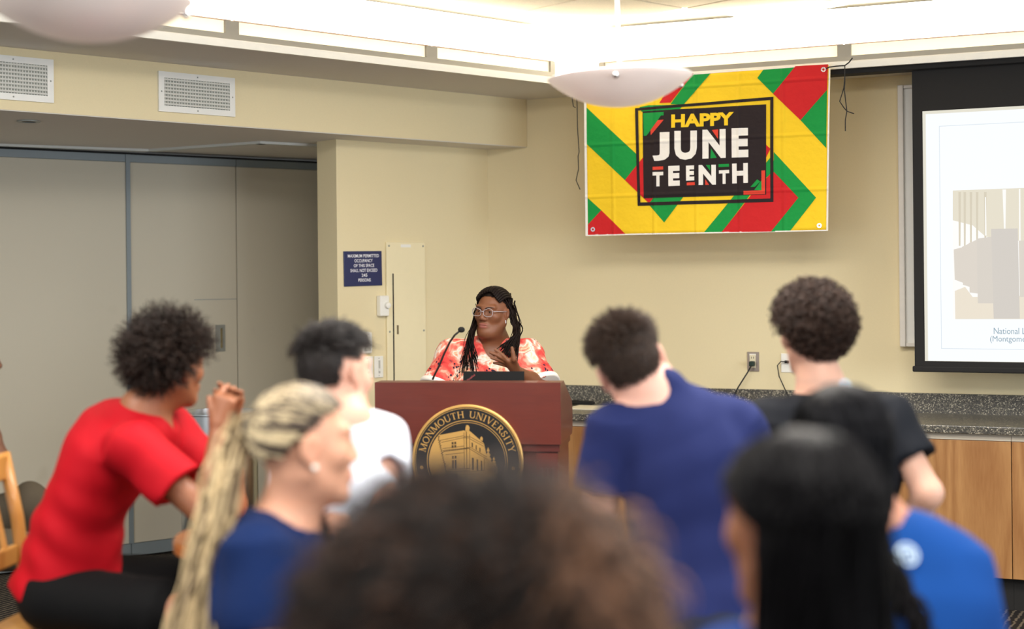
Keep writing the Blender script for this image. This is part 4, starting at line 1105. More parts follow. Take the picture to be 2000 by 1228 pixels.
# ---------------------------------------------------------------- heads, hands, people
class Head:
    def __init__(s, c, fwd, up=(0, 0, 1), size=1.0, wide=1.0):
        s.c = V3(c); s.Y = unit(fwd); z = V3(up); s.X = unit(np.cross(s.Y, z)); s.Z = np.cross(s.X, s.Y); s.k = size; s.w_ = wide
        s.A = np.array([s.X, s.Y, s.Z])
    def w(s, x, y, z): return s.c + (s.X * x * s.w_ + s.Y * y + s.Z * z) * s.k
    def local(s, p): return ((np.asarray(p) - s.c) @ s.A.T) / s.k / np.array([s.w_, 1, 1])
    CC = (0, -0.012, 0.028); CR = (0.077, 0.097, 0.090)
    def cran(s, grow=0.0): return (s.w(*s.CC), s.A, (np.array(s.CR) * np.array([s.w_, 1, 1]) + grow) * s.k)
    def add(s, F_, heavy=0.0):
        k = s.k; w = s.w; A = s.A
        def e(c, r, kk=.02, sub=False): F_.ell(w(*c), A, (np.array(r) * np.array([s.w_, 1, 1])) * k, kk * k, sub)
        def c(a, b, ra, rb, kk=.015, sub=False): F_.cap(w(*a), w(*b), ra * k, rb * k, kk * k, None, sub)
        e(s.CC, s.CR); e((0, .028, -.028), (.060 + heavy, .066, .082), .03)
        for i in (-1, 1):
            c((i * (.050 + heavy), .002, -.052), (i * .016, .07, -.098), .020 + heavy * .8, .016 + heavy * .4, .03)
            e((i * .040, .058, -.015), (.025 + heavy * .6, .026, .024), .025)
            c((i * .010, .090, .034), (i * .048, .070, .036), .009, .010, .016)
        e((0, .074, -.100), (.020 + heavy * .4, .020, .018), .03)
        if heavy: e((0, .05, -.105), (.045, .045, .022), .04)
        c((0, .088, .028), (0, .108, -.022), .0075, .0125, .014)
        for i in (-1, 1): e((i * .0125, .099, -.028), (.010, .011, .009), .008)
        for i in (-1, 1):
            e((i * .032, .100, .012), (.019, .016, .013), .014, True)
            e((i * .032, .0755, .012), (.0165, .0145, .0135), .005)
            e((i * .032, .0905, .0115), (.0125, .008, .0042), .003, True)
        e((0, .088, -.062), (.026, .014, .018), .018)
        e((0, .0985, -.0555), (.023, .0085, .0058), .006); e((0, .0975, -.0685), (.0205, .0095, .0070), .006)
        e((0, .106, -.0615), (.021, .009, .0013), .003, True)
        for i in (-1, 1):
            e((i * .079, -.004, -.002), (.0075, .018, .030), .010); e((i * .084, -.016, .002), (.0055, .013, .027), .006); e((i * .088, -.001, .0), (.005, .009, .016), .004, True)
            c((i * .072, -.002, -.028), (i * .0775, -.003, -.03), .008, .008, .006)
    def eyes(s, root, origin, iris=(60, 38, 24)):
        for i in (-1, 1):
            v = s.w(i * .032, .0745, .0115) - V3(origin)
            o = MB().sphere((0, 0, 0), 0.0122 * s.k, 16, 12).build('eye', mat('eye_white', (226, 218, 208), rough=.25), root, T(v), True)
            d = s.w(i * .032, .0865, .0115) - V3(origin) - v
            MB().sphere(d * .86, 0.0058 * s.k, 12, 8).build('iris', mat('iris_brown', iris, rough=.15), o, None, True)
    def scalp(s, n, mask, seed=0, grow=0.002):
        """random points of the scalp (world), outward normals"""
        r = np.random.default_rng(seed); d = r.normal(0, 1, (n * 6, 3)); d /= np.linalg.norm(d, axis=1, keepdims=True)
        d = d[mask(d)][:n]
        R = np.array(s.CR) * np.array([s.w_, 1, 1]) + grow
        loc = np.array(s.CC) * np.array([s.w_, 1, 1]) + d * R
        nr = d / R; nr /= np.linalg.norm(nr, axis=1, keepdims=True)
        return s.c + (loc @ s.A) * s.k, nr @ s.A, d
    def cap_patch(s, mask, grow, col, nu=64, nv=40):
        """skin-tight under layer of hair as a patch"""
        R = np.array(s.CR) * np.array([s.w_, 1, 1]) + grow
        th = np.linspace(0, 2 * np.pi, nu, endpoint=False); ph = np.linspace(-1.2, np.pi / 2 - .001, nv)
        d = np.stack([np.cos(ph)[:, None] * np.cos(th)[None, :], np.cos(ph)[:, None] * np.sin(th)[None, :], np.sin(ph)[:, None] * np.ones(nu)[None, :]], -1).reshape(-1, 3)
        ok = mask(d).reshape(nv, nu)
        v = s.c + ((np.array(s.CC) * np.array([s.w_, 1, 1]) + d * R) @ s.A) * s.k
        f = []
        for j in range(nv - 1):
            for i in range(nu):
                i2 = (i + 1) % nu
                if ok[j, i] and ok[j, i2] and ok[j + 1, i] and ok[j + 1, i2]: f.append((j * nu + i, j * nu + i2, (j + 1) * nu + i2, (j + 1) * nu + i))
        used = np.unique(np.array(f)); mp = np.zeros(len(v), int); mp[used] = np.arange(len(used))
        return v[used], mp[np.array(f)], np.tile(np.array(col, float), (len(used), 1))
def hairline(front=.62, side=.06, nape=-.62, ears=False):
    def m(d):
        ok = ~((np.abs(d[:, 0]) > .72) & (d[:, 2] < .12) & (d[:, 1] > -.38) & (d[:, 1] < .4)) if ears else np.ones(len(d), bool)
        zmin = np.interp(d[:, 1], [-1, -.5, -.3, -.1, .12, .35, .7, 1], [nape, nape, nape * .7 + side * .3, side - .12, side + .05, side + .32, front, front + .1])
        return (d[:, 2] > zmin) & ok
    return m
def skin_mat(name): return mat_attr(name, 'pigment', rough=.48, spec=.4, sss=.12, bump=.05, bscale=250)
M_SKIN = skin_mat('skin')
M_HAIR = mat_attr('hair', 'pigment', rough=.5, spec=.3)
M_HAIRG = mat_attr('glossy_hair', 'pigment', rough=.5, spec=.09)
def skin_color(base, head=None, lips=None):
    b = np.array(lin(base))
    def f(v):
        r = np.random.default_rng(1)
        c = np.tile(b, (len(v), 1))
        if head is not None:
            l = head.local(v)
            if lips is not None:
                for cz, rz in ((-.0555, .0062), (-.0685, .0072)):
                    q = ((l - np.array([0, .1, cz])) / np.array([.0225, .014, rz])); m = np.clip(1.5 - np.linalg.norm(q, axis=1), 0, 1)[:, None]
                    c = c * (1 - m) + np.array(lin(lips)) * m
            for i in (-1, 1):
                q = np.linalg.norm((l - np.array([i * .032, .085, .010])) / np.array([.022, .03, .016]), axis=1); m = np.clip(1.2 - q, 0, 1)[:, None] * .35
                c = c * (1 - m) + c * .72 * m
                q = np.linalg.norm((l - np.array([i * .08, 0, 0])) / np.array([.014, .02, .034]), axis=1); m = np.clip(1.2 - q, 0, 1)[:, None] * .5
                c = c * (1 - m) + c * np.array([1.08, .82, .78]) * m
        return np.clip(c, 0, 1)
    return f
def hand(F_, wr, knu, tips, thumb, r=0.0085, palm_r=0.017, pn=None, bend=None):
    """wr: wrist; knu: index and little knuckle; tips: four finger tips; thumb: (base, tip)"""
    wr = V3(wr); a, b = V3(knu[0]), V3(knu[1])
    for i in range(4):
        t = i / 3; k_ = a * (1 - t) + b * t
        F_.cap(wr * .75 + k_ * .25, k_, palm_r * .9, palm_r * .78, .02)
        tp = V3(tips[i]); L = np.linalg.norm(tp - k_)
        bd = V3(bend) if bend is not None else np.zeros(3)
        m1 = k_ + (tp - k_) * .45 + bd * L * .16; m2 = k_ + (tp - k_) * .75 + bd * L * .12
        F_.cap(k_, m1, r * 1.12, r, .004); F_.cap(m1, m2, r, r * .9, .003); F_.cap(m2, tp, r * .9, r * .72, .003)
    tb, tt = V3(thumb[0]), V3(thumb[1]); mid = tb + (tt - tb) * .55
    F_.cap(wr * .6 + tb * .4, tb, palm_r, r * 1.35, .014); F_.cap(tb, mid, r * 1.3, r * 1.1, .005); F_.cap(mid, tt, r * 1.1, r * .8, .004)

def cloth_noise(amp, seed, sx=1.0, dirs=None):
    r = np.random.default_rng(seed); K = []
    for i in range(7):
        d = r.normal(0, 1, 3) * np.array([.8, .8, 1.3]); d /= np.linalg.norm(d); w_ = r.uniform(14, 62) * sx
        K.append((d * w_, r.normal(0, 1, 3) * 7, r.uniform(0, 6.28), r.uniform(.6, 1) * (22 / w_) ** .6, r.normal(0, 1, 3) * 5, r.uniform(0, 6.28)))
    def f(x, y, z):
        o = 0
        for k, k2, ph, a, k3, p3 in K:
            g = np.clip(.5 + .9 * np.sin(k3[0] * x + k3[1] * y + k3[2] * z + p3), 0, 1)
            o = o + a * g * np.sin(k[0] * x + k[1] * y + k[2] * z + ph + 1.9 * np.sin(k2[0] * x + k2[1] * y + k2[2] * z))
        return (amp * .55 * o).astype(np.float32)
    return f

class Person:
    def __init__(s, label, base, name='person'):
        s.base = V3((base[0], base[1], 0))
        s.root = thing(name, label, 'person', T(Vector(s.base)))
        s.B = Field()
    def torso(s, F_, pel, waist, chest, neck, shL, shR, wp=.145, ww=.125, wc=.145, flat=1.5, grow=0.0, k=.05, shr=.05):
        lat = unit(V3(shR) - V3(shL)); up = unit(V3(neck) - V3(pel)); fr = unit(np.cross(up, lat)); lat = np.cross(fr, up)
        fl = (fr, flat)
        F_.cap(pel, waist, wp + grow, ww + grow, k, fl); F_.cap(waist, chest, ww + grow, wc + grow, k, fl)
        mid = (V3(shL) + V3(shR)) / 2
        F_.cap(chest, V3(chest) * .35 + mid * .65, wc + grow, wc * .82 + grow, k, fl)
        F_.cap(shL, shR, shr + grow * .8, shr + grow * .8, k)
        F_.cap(mid, neck, .055 + grow, .05 + grow * .6, k)
        F_.half((0, 0, pel[2] - .095), (0, 0, -1))
        return lat, fr, up
    def arm(s, F_, sh, el, wr, r=(.052, .04, .04, .027)):
        F_.cap(sh, el, r[0], r[1], .03); F_.cap(el, V3(el) * .55 + V3(wr) * .45, r[2], r[2] * .95, .02); F_.cap(V3(el) * .55 + V3(wr) * .45, wr, r[2] * .95, r[3], .02)
    def sleeve(s, F_, sh, el, t=.62, r0=.07, r1=.078, k=.04):
        sh = V3(sh); e = sh + (V3(el) - sh) * t
        u = unit(e - sh)
        F_.ball(sh, r0 * .98, k); F_.cone(sh - u * .02, e, r0, r1, k)
        return e, u, r1
    def hem_cut(s, F_, e, u, r1):
        F_.cone(e - u * .014, e + u * .03, r1 - .017, r1 - .014, .004, True)
    def finish_body(s, color, boxes=(), h=.009, name='body', disp=None):
        """boxes: fine regions (lo, hi, h)"""
        parts = [s.B.mesh(h)]
        if boxes:
            v, q = parts[0]
            keep = np.ones(len(v), bool)
            for lo, hi, hh in boxes:
                m = .012; keep &= ~np.all((v > V3(lo) + m) & (v < V3(hi) - m), axis=1)
            qk = keep[q].any(1); q = q[qk]; us = np.unique(q); mp = np.zeros(len(v), int); mp[us] = np.arange(len(us))
            parts = [(v[us], mp[q])]
            for lo, hi, hh in boxes:
                vv, qq = s.B.mesh(hh, V3(lo) + 3 * hh, V3(hi) - 3 * hh); parts.append((vv, qq))
        me = np_mesh(name, parts, s.base, color=color)
        return link(name, me, M_SKIN, s.root)
    def cloth(s, name, F_, m, h=.009, noise=None, lo=None, hi=None, sm=1):
        v, q = F_.mesh(h, lo, hi, disp=noise)
        v, q = relax(v, q, sm)
        me = np_mesh(name, [(v, q)], s.base)
        return link(name, me, m, s.root)
    def lower(s, pel, fwd, lat, m_leg, m_shoe, knee_l=.43, foot_z=.25, bare=None, spread=.11, shin_back=.08, name='trousers', rk=.075):
        """seated legs: thighs forward, shins down to a foot rest"""
        f = Field(); sk = Field(); pel = V3(pel); fwd = unit((fwd[0], fwd[1], 0)); lat = unit((lat[0], lat[1], 0))
        f.ell(pel + np.array([0, 0, -.01]), np.array([lat, fwd, [0, 0, 1]]), (.185, .15, .12), .04)
        ft = []; sh_ = []
        for i in (-1, 1):
            hip = pel + lat * i * .095 + np.array([0, 0, -.02]); kn = hip + fwd * knee_l + lat * i * (spread - .09) + np.array([0, 0, -.02])
            an = kn - fwd * shin_back; an[2] = max(foot_z + .07, kn[2] - .43)
            if bare is None:
                f.cap(hip, kn, .092, rk, .04); sh_.append((kn, an))
            else:
                e = hip + (kn - hip) * .82; f.cap(hip, e, .098, .09, .04); u = unit(e - hip); f.cone(e - u * .06, e + u * .03, .088, .092, .02)
                s.B.cap(hip, kn, .08, .06, .03); s.B.cap(kn, an, .056, .04, .02); s.B.cap(kn - fwd * .03 - np.array([0, 0, .1]), an, .05, .036, .02)
            ft.append(an)
        f.half((0, 0, pel[2] - .108), (0, 0, -1))
        for kn, an in sh_: f.cap(kn, an, rk * .92, .055, .02)
        s.cloth(name, f, m_leg, .012, cloth_noise(.003, 3), sm=0)
        for an in ft:
            g_ = Field(); a = an + np.array([0, 0, -.045]); g_.cap(a - fwd * .05, a + fwd * .15, .038, .034, .02); g_.cap(a, a + np.array([0, 0, .05]), .04, .042, .02); g_.half(a + np.array([0, 0, -.03]), (0, 0, -1))
            s.cloth('shoe', g_, m_shoe, .010)
def fabric(name, c, rough=.85, var=.06, sheen=0.0):
    return mat(name, c, rough=rough, spec=.15, var=var, scale=18, sheen=sheen, bump=.12, bscale=900)
m_shoe = mat('dark_shoe', (30, 30, 34), rough=.6)

# ---------------------------------------------------------------- seating
m_oakc = mat_wood('golden_oak_chair', (214, 160, 84), (178, 118, 50), 'Z', 8, rough=.4, coat=.3)
def stool(x, y, zs, label):
    t = thing('bar_stool', label, 'stool', T((x, y, 0)), 'backless stools under the audience')
    MB().lathe([(.12, zs - .04), (.16, zs - .035), (.165, zs - .015), (.155, zs)], 32).build('seat', m_oakc, t)
    for i in range(4):
        a = math.pi / 4 + i * math.pi / 2
        MB().tube([(.11 * math.cos(a), .11 * math.sin(a), zs - .041), (.19 * math.cos(a), .19 * math.sin(a), 0)], .016, 10).build('leg', m_oakc, t)
    ring_ = MB().lathe([(.165, .23), (.18, .23), (.18, .25), (.165, .25)], 32, close=True).build('foot_ring', m_oakc, t)
    return t
# ---------------------------------------------------------------- the speaker behind the lectern
def speaker():
    z = 6.95
    pel = P(957, 905, z); waist = P(957, 815, z); chest = P(957, 748, z - .03); neck = P(964, 664, z + .01)
    sL = P(1024, 696, z + .0); sR = P(889, 696, z + .0)      # her left is on the right of the picture
    p = Person('standing woman in coral floral blouse with long braids and glasses, speaking at the lectern', (pel.x, pel.y))
    hc = P(962, 611, z - .08)
    hd = Head(hc, (-.50, -.86, -.03), (0.03, -.06, 1), .885, 1.06)
    hd.add(p.B, heavy=.006)
    B = p.B
    B.cap(hd.w(0, -.015, -.06), neck, .056, .062, .03); B.cap(hd.w(0, .02, -.09), V3(neck) + np.array([0, -.05, -.02]), .05, .055, .03)
    lat, fr, up = p.torso(B, pel, waist, chest, neck, sL, sR, .2, .19, .18, 1.35)
    # her right arm hangs behind the lectern, her left forearm is raised in a gesture
    eR = P(858, 762, z - .08); wR = P(880, 800, z - .33)
    p.arm(B, sR, eR, wR, (.062, .05, .045, .03)); 
    eL = P(1056, 758, z - .10); wL = P(1011, 727, z - .30)
    p.arm(B, sL, eL, wL, (.062, .052, .046, .028))
    zt = z - .36
    hand(B, wL, (P(992, 704, zt - .02), P(1001, 718, zt + .02)), (P(967.5, 683, zt - .02), P(958, 688.5, zt - .03), P(960, 699, zt - .02), P(965, 708.5, zt)), (P(1004, 702, zt - .03), P(1000, 679, zt - .03)), .0088, .016, bend=(0.1, -.25, .25))
    hand(B, wR, (P(892, 806, z - .40), P(886, 812, z - .36)), [P(900 + i * 2, 815 + i * 3, z - .44) for i in range(4)], (P(893, 802, z - .38), P(903, 806, z - .42)))
    for i in (-1, 1):
        hip = V3(pel) + lat * i * .1; B.cap(hip, (hip[0], hip[1], .5), .09, .065, .03); B.cap((hip[0], hip[1], .5), (hip[0], hip[1] + .02, .1), .06, .04, .03)
    skin = (122, 76, 50)
    col = skin_color(skin, hd, (150, 88, 80))
    c = hd.c
    p.finish_body(col, [((c[0] - .13, c[1] - .15, c[2] - .135), (c[0] + .13, c[1] + .13, c[2] + .135), .0032), (np.minimum(V3(wL), V3(P(957, 678, zt))) - .04, np.maximum(V3(wL), V3(P(957, 678, zt - .06))) + np.array([.03, .05, .04]), .0032)], .010)
    hd.eyes(p.root, p.base)
    # brows
    for i in (-1, 1):
        pts = [hd.w(i * a, b, cc) - p.base for a, b, cc in ((.014, .0985, .031), (.028, .0965, .0365), (.042, .088, .037), (.053, .075, .031))]
        MB().tube(pts, .0028, 6, .0012).build('eyebrow', mat('brow_dark', (34, 24, 20), rough=.8), p.root, smooth=True)
    # blouse
    G_ = Field()
    p.torso(G_, pel, waist, chest, V3(neck) + np.array([0, 0, -.03]), sL, sR, .225, .205, .19, 1.3, .010)
    for i in (-1, 1): G_.ball(V3(chest) + fr * .12 + lat * i * .085 + np.array([0, 0, .0]), .085, .06)
    for sh, el, t, r1 in ((sR, eR, 1.0, .10), (sL, eL, .98, .098)):
        e, u, r = p.sleeve(G_, sh, el, t, .078, r1, .06); 
    p_c = V3(neck)
    G_.cap(p_c + np.array([0, .0, .05]), p_c + fr * .20 + np.array([-.005, 0, -.085]), .07, .022, .010, None, True)
    G_.ell(p_c + np.array([0, 0, .045]), np.eye(3), (.098, .1, .06), .015, True)
    for sh, el, t, r1 in ((sR, eR, 1.0, .10), (sL, eL, .98, .098)):
        u = unit(V3(el) - V3(sh)); e = V3(sh) + (V3(el) - V3(sh)) * t; p.hem_cut(G_, e, u, r1)
    m = mat('floral_blouse', (246, 226, 208), rough=.8, spec=.2)
    nt = m.node_tree; Lk = nt.links; b = nt.nodes['Principled BSDF']
    tc = nt.nodes.new('ShaderNodeTexCoord')
    nw = nt.nodes.new('ShaderNodeTexNoise'); nw.inputs['Scale'].default_value = 9; nw.inputs['Detail'].default_value = 2; Lk.new(tc.outputs['Object'], nw.inputs['Vector'])
    mxv = nt.nodes.new('ShaderNodeMix'); mxv.data_type = 'RGBA'; mxv.blend_type = 'LINEAR_LIGHT'; mxv.inputs[0].default_value = .06
    Lk.new(tc.outputs['Object'], mxv.inputs[6]); Lk.new(nw.outputs['Color'], mxv.inputs[7])
    n1 = nt.nodes.new('ShaderNodeTexNoise'); n1.inputs['Scale'].default_value = 8.5; n1.inputs['Detail'].default_value = 3.5; n1.inputs['Roughness'].default_value = .62; Lk.new(mxv.outputs[2], n1.inputs['Vector'])
    cr = nt.nodes.new('ShaderNodeValToRGB'); cr.color_ramp.interpolation = 'EASE'
    el_ = cr.color_ramp.elements
    stops = [(.30, (182, 40, 46)), (.41, (218, 74, 70)), (.475, (228, 108, 94)), (.52, (236, 168, 146)), (.56, (240, 226, 216)), (.60, (238, 196, 160)), (.645, (228, 120, 104)), (.72, (206, 66, 68))]
    el_[0].position = stops[0][0]; el_[0].color = lin(stops[0][1]) + (1,); el_[1].position = stops[-1][0]; el_[1].color = lin(stops[-1][1]) + (1,)
    for po, cc in stops[1:-1]:
        q = el_.new(po); q.color = lin(cc) + (1,)
    Lk.new(n1.outputs['Fac'], cr.inputs[0])
    n2 = nt.nodes.new('ShaderNodeTexVoronoi'); n2.inputs['Scale'].default_value = 46; Lk.new(mxv.outputs[2], n2.inputs['Vector'])
    n3 = nt.nodes.new('ShaderNodeTexNoise'); n3.inputs['Scale'].default_value = 7.3; n3.inputs['Detail'].default_value = 1
    mp = nt.nodes.new('ShaderNodeMapping'); mp.inputs['Location'].default_value = (3.1, 1.7, .4); Lk.new(tc.outputs['Object'], mp.inputs[0]); Lk.new(mp.outputs[0], n3.inputs['Vector'])
    r1 = nt.nodes.new('ShaderNodeMapRange'); r1.inputs[1].default_value = .56; r1.inputs[2].default_value = .60; Lk.new(n3.outputs['Fac'], r1.inputs[0])
    r2 = nt.nodes.new('ShaderNodeMapRange'); r2.inputs[1].default_value = .36; r2.inputs[2].default_value = .30; Lk.new(n2.outputs['Distance'], r2.inputs[0])
    mu = nt.nodes.new('ShaderNodeMath'); mu.operation = 'MULTIPLY'; Lk.new(r1.outputs[0], mu.inputs[0]); Lk.new(r2.outputs[0], mu.inputs[1])
    fx = nt.nodes.new('ShaderNodeMix'); fx.data_type = 'RGBA'; fx.inputs[7].default_value = lin((44, 34, 58)) + (1,)
    Lk.new(mu.outputs[0], fx.inputs[0]); Lk.new(cr.outputs[0], fx.inputs[6]); Lk.new(fx.outputs[2], b.inputs['Base Color'])
    p.cloth('blouse', G_, m, .0075, cloth_noise(.007, 5), lo=(pel.x - .6, pel.y - .5, .72), hi=(pel.x + .6, pel.y + .4, 1.5))
    for sh, el, t, r1_ in ((sR, eR, 1.0, .10), (sL, eL, .98, .098)):
        u = Vector(unit(V3(el) - V3(sh))); e = Vector(V3(sh) + (V3(el) - V3(sh)) * t) - Vector(p.base)
        qn = u.to_track_quat('Z', 'Y').to_matrix().to_4x4()
        MB().lathe([(r1_ + .001, -.022), (r1_ + .005, -.020), (r1_ + .006, .001), (r1_ - .004, .003)], 32).build('cuff_trim', mat('white_cuff', (244, 236, 226), rough=.8), p.root, T(e) @ qn, True)
    S_ = Field(); S_.cap(pel, V3(pel) + np.array([0, 0, -.1]), .2, .22, .05, (fr, 1.3)); S_.cone((pel.x, pel.y, pel.z - .02), (pel.x, pel.y, .42), .2, .26, .05)
    p.cloth('skirt', S_, fabric('dark_skirt', (34, 32, 40)), .014)
    for i in (-1, 1):
        g_ = Field(); a = V3(pel) + lat * i * .1; a[2] = .045; g_.cap(a + np.array([0, .05, 0]), a + np.array([0, -.15, -.01]), .038, .03, .02); g_.half((0, 0, .006), (0, 0, -1)); p.cloth('shoe', g_, m_shoe, .010)
    # braided hair: rows over the scalp, then long locs
    dk = np.array(lin((24, 17, 15)))
    mk = hairline(.66, .1, -.5)
    st = [hd.cap_patch(mk, .003, dk)]
    rows = []
    for j in range(15):                                   # rows run from the hairline back over the crown
        a = -1.25 + 2.5 * j / 14
        pts = []
        for t in np.linspace(0, 1, 26):
            el = 1.02 - 1.0 * abs(a) / 1.25 * .62 + t * (2.15 - (abs(a)) * .25)
            d = np.array([math.sin(a) * math.cos(min(el, 3) - .55) * 1.0, math.cos(el) if True else 0, math.sin(el)])
            d = np.array([math.sin(a) * (.55 + .45 * math.sin(el)), math.cos(el) * math.cos(a * .8), math.sin(el) * math.cos(a * .85) + .12]); d /= np.linalg.norm(d)
            R = np.array(hd.CR) * np.array([hd.w_, 1, 1]) - .003 + .009 * min(1, t * 5)
            pts.append(hd.c + ((np.array(hd.CC) + d * R) @ hd.A))
        rows.append(pts)
    rows = np.array(rows)
    a_, b_ = curl(rows, .0032, 11, 1, False), curl(rows, .0032, 11, 1, False)
    st.append(tubes(rows, np.full(len(rows), .0072), np.tile(dk * 1.2, (len(rows), 1)), 6, .9)); st.append(tubes(a_, np.full(len(rows), .0045), np.tile(dk * 1.9, (len(rows), 1)), 5, .9))
    r = np.random.default_rng(4)
    def locs(n, x0, y0, z0, sp_, via, ends, seed, rad=.0042, amp=.0018):
        rr = np.random.default_rng(seed); out = []
        from_ = np.linspace(0, 1, 22)[:, None]
        for i in range(n):
            s0 = hd.w(x0 + rr.normal(0, sp_[0]), y0 + rr.normal(0, sp_[1]), z0 + rr.normal(0, sp_[2]))
            v1 = hd.w(via[0] + rr.normal(0, .005), via[1] + rr.normal(0, .014), via[2] + rr.normal(0, .01))
            v2 = V3(P(ends[5] + rr.normal(0, 3), ends[6] + rr.normal(0, 4), ends[7] + rr.normal(0, .012)))
            e = V3(P(rr.uniform(ends[0], ends[1]), rr.uniform(ends[2], ends[3]), ends[4] + rr.normal(0, .012)))
            K = np.array([2 * s0 - v1, s0, v1, v2, e, 2 * e - v2]); seg = []
            for k in range(3):
                t = np.linspace(0, 1, 9)[:-1 if k < 2 else None, None]; a0, a1, a2, a3 = K[k], K[k + 1], K[k + 2], K[k + 3]
                seg.append(.5 * (2 * a1 + (a2 - a0) * t + (2 * a0 - 5 * a1 + 4 * a2 - a3) * t ** 2 + (3 * a1 - a0 - 3 * a2 + a3) * t ** 3))
            out.append(np.concatenate(seg))
        o = np.array(out); k = rr.uniform(.7, 1.8, (n, 1))
        return tubes(curl(o, amp, 3.5, seed), rr.uniform(.7, 1.15, n) * rad, dk * k, 5, .5)
    # her left side (right of the picture): behind the ear, down to the chest
    st.append(locs(44, -.074, -.035, .055, (.006, .025, .02), (-.098, -.045, -.02), (968, 1004, 676, 704, z - .20, 1007, 652, z - .14), 11))
    st.append(locs(40, -.066, -.06, .05, (.010, .02, .03), (-.092, -.066, -.03), (984, 1012, 666, 712, z - .17, 1012, 648, z - .08), 12))
    # her right side (left of the picture)
    st.append(locs(40, .074, -.01, .05, (.004, .02, .02), (.090, .0, -.03), (902, 934, 692, 730, z - .21, 918, 662, z - .19), 13))
    st.append(locs(10, .074, -.01, .05, (.004, .02, .02), (.090, .0, -.03), (896, 914, 700, 742, z - .21, 914, 668, z - .19), 14, .0028))
    st.append(locs(3, -.07, -.05, .03, (.004, .01, .02), (-.1, -.06, .02), (1004, 1010, 641, 645, z - .05, 1016, 634, z - .03), 15, .0016, .0006))
    hair_obj('braids', st, p.root, M_HAIRG, p.base)
    # eyeglasses
    gl = bpy.data.objects.new('eyeglasses', None); COL.objects.link(gl); gl.parent = p.root
    mg = mat('clear_acetate', (168, 158, 160), rough=.15, spec=.6)
    ml = mat('spectacle_lens', (250, 250, 250), rough=.02, trans=1.0); ml.node_tree.nodes['Principled BSDF'].inputs['IOR'].default_value = 1.02
    for i in (-1, 1):
        pts = []
        for k in range(25):
            t = 2 * math.pi * k / 24; cx, cz = math.cos(t), math.sin(t)
            q = (abs(cx) ** 3 + abs(cz) ** 3) ** (-1 / 3)
            x = .0335 + .026 * cx * q; pts.append(hd.w(i * x, .108 - .16 * max(0, x - .02) ** 1.25, .008 + .0195 * cz * q + .004 * (cx > 0) * max(0, cz)) - p.base)
        MB().tube(pts, .0015, 6, caps=False).build('rim', mg, gl, smooth=True)
        MB().add(pts[:24], [tuple(range(24))]).build('lens', ml, gl)
        MB().tube([hd.w(i * .060, .098, .017) - p.base, hd.w(i * .074, .06, .016) - p.base, hd.w(i * .0835, .0, .012) - p.base], .0022, 6).build('temple', mg, gl, smooth=True)
    MB().tube([hd.w(-.009, .1085, .012) - p.base, hd.w(0, .1125, .016) - p.base, hd.w(.009, .1085, .012) - p.base], .002, 6).build('bridge', mg, gl, smooth=True)
    MB().tube([hd.w(-.079, .004, -.034) - p.base, hd.w(-.081, .004, -.05) - p.base], .003, 6, .002).build('earring', m_chrome, p.root)
speaker()
# ---------------------------------------------------------------- the audience
GR = np.array([0, 0, -1.0])
def strand_cols(n, c, lo=.6, hi=1.5, seed=0, c2=None, f2=0.0):
    r = np.random.default_rng(seed); k = r.uniform(lo, hi, (n, 1)); o = np.array(lin(c))[None, :] * k
    if c2 is not None:
        m = r.uniform(0, 1, n) < f2; o[m] = np.array(lin(c2))[None, :] * k[m]
    return o
def head_box(hd, m=.14): c = hd.c; return (c - m, c + m, .0042)
def neck(B, hd, base, r0=.054, r1=.06): B.cap(hd.w(0, -.02, -.06), base, r0, r1, .03); B.cap(hd.w(0, .01, -.085), V3(base) * .8 + hd.w(0, .03, -.1) * .2, r0 * .85, r1 * .8, .03)
def emblem(pos, nrm, r, root, base, m):
    n = Vector(nrm).normalized(); q = n.to_track_quat('Z', 'Y').to_matrix().to_4x4()
    mb = MB()
    mb.lathe([(r * .78, 0), (r, 0), (r, .001), (r * .78, .001)], 24, close=True)
    for a in (-.45, 0, .45): mb.box(a * r - r * .11, a * r + r * .11, -r * .5, r * .5, 0, .001)
    mb.box(-r * .5, r * .5, r * .25, r * .5, 0, .001)
    return mb.build('collar_emblem', m, root, T(Vector(pos) - Vector(base)) @ q)

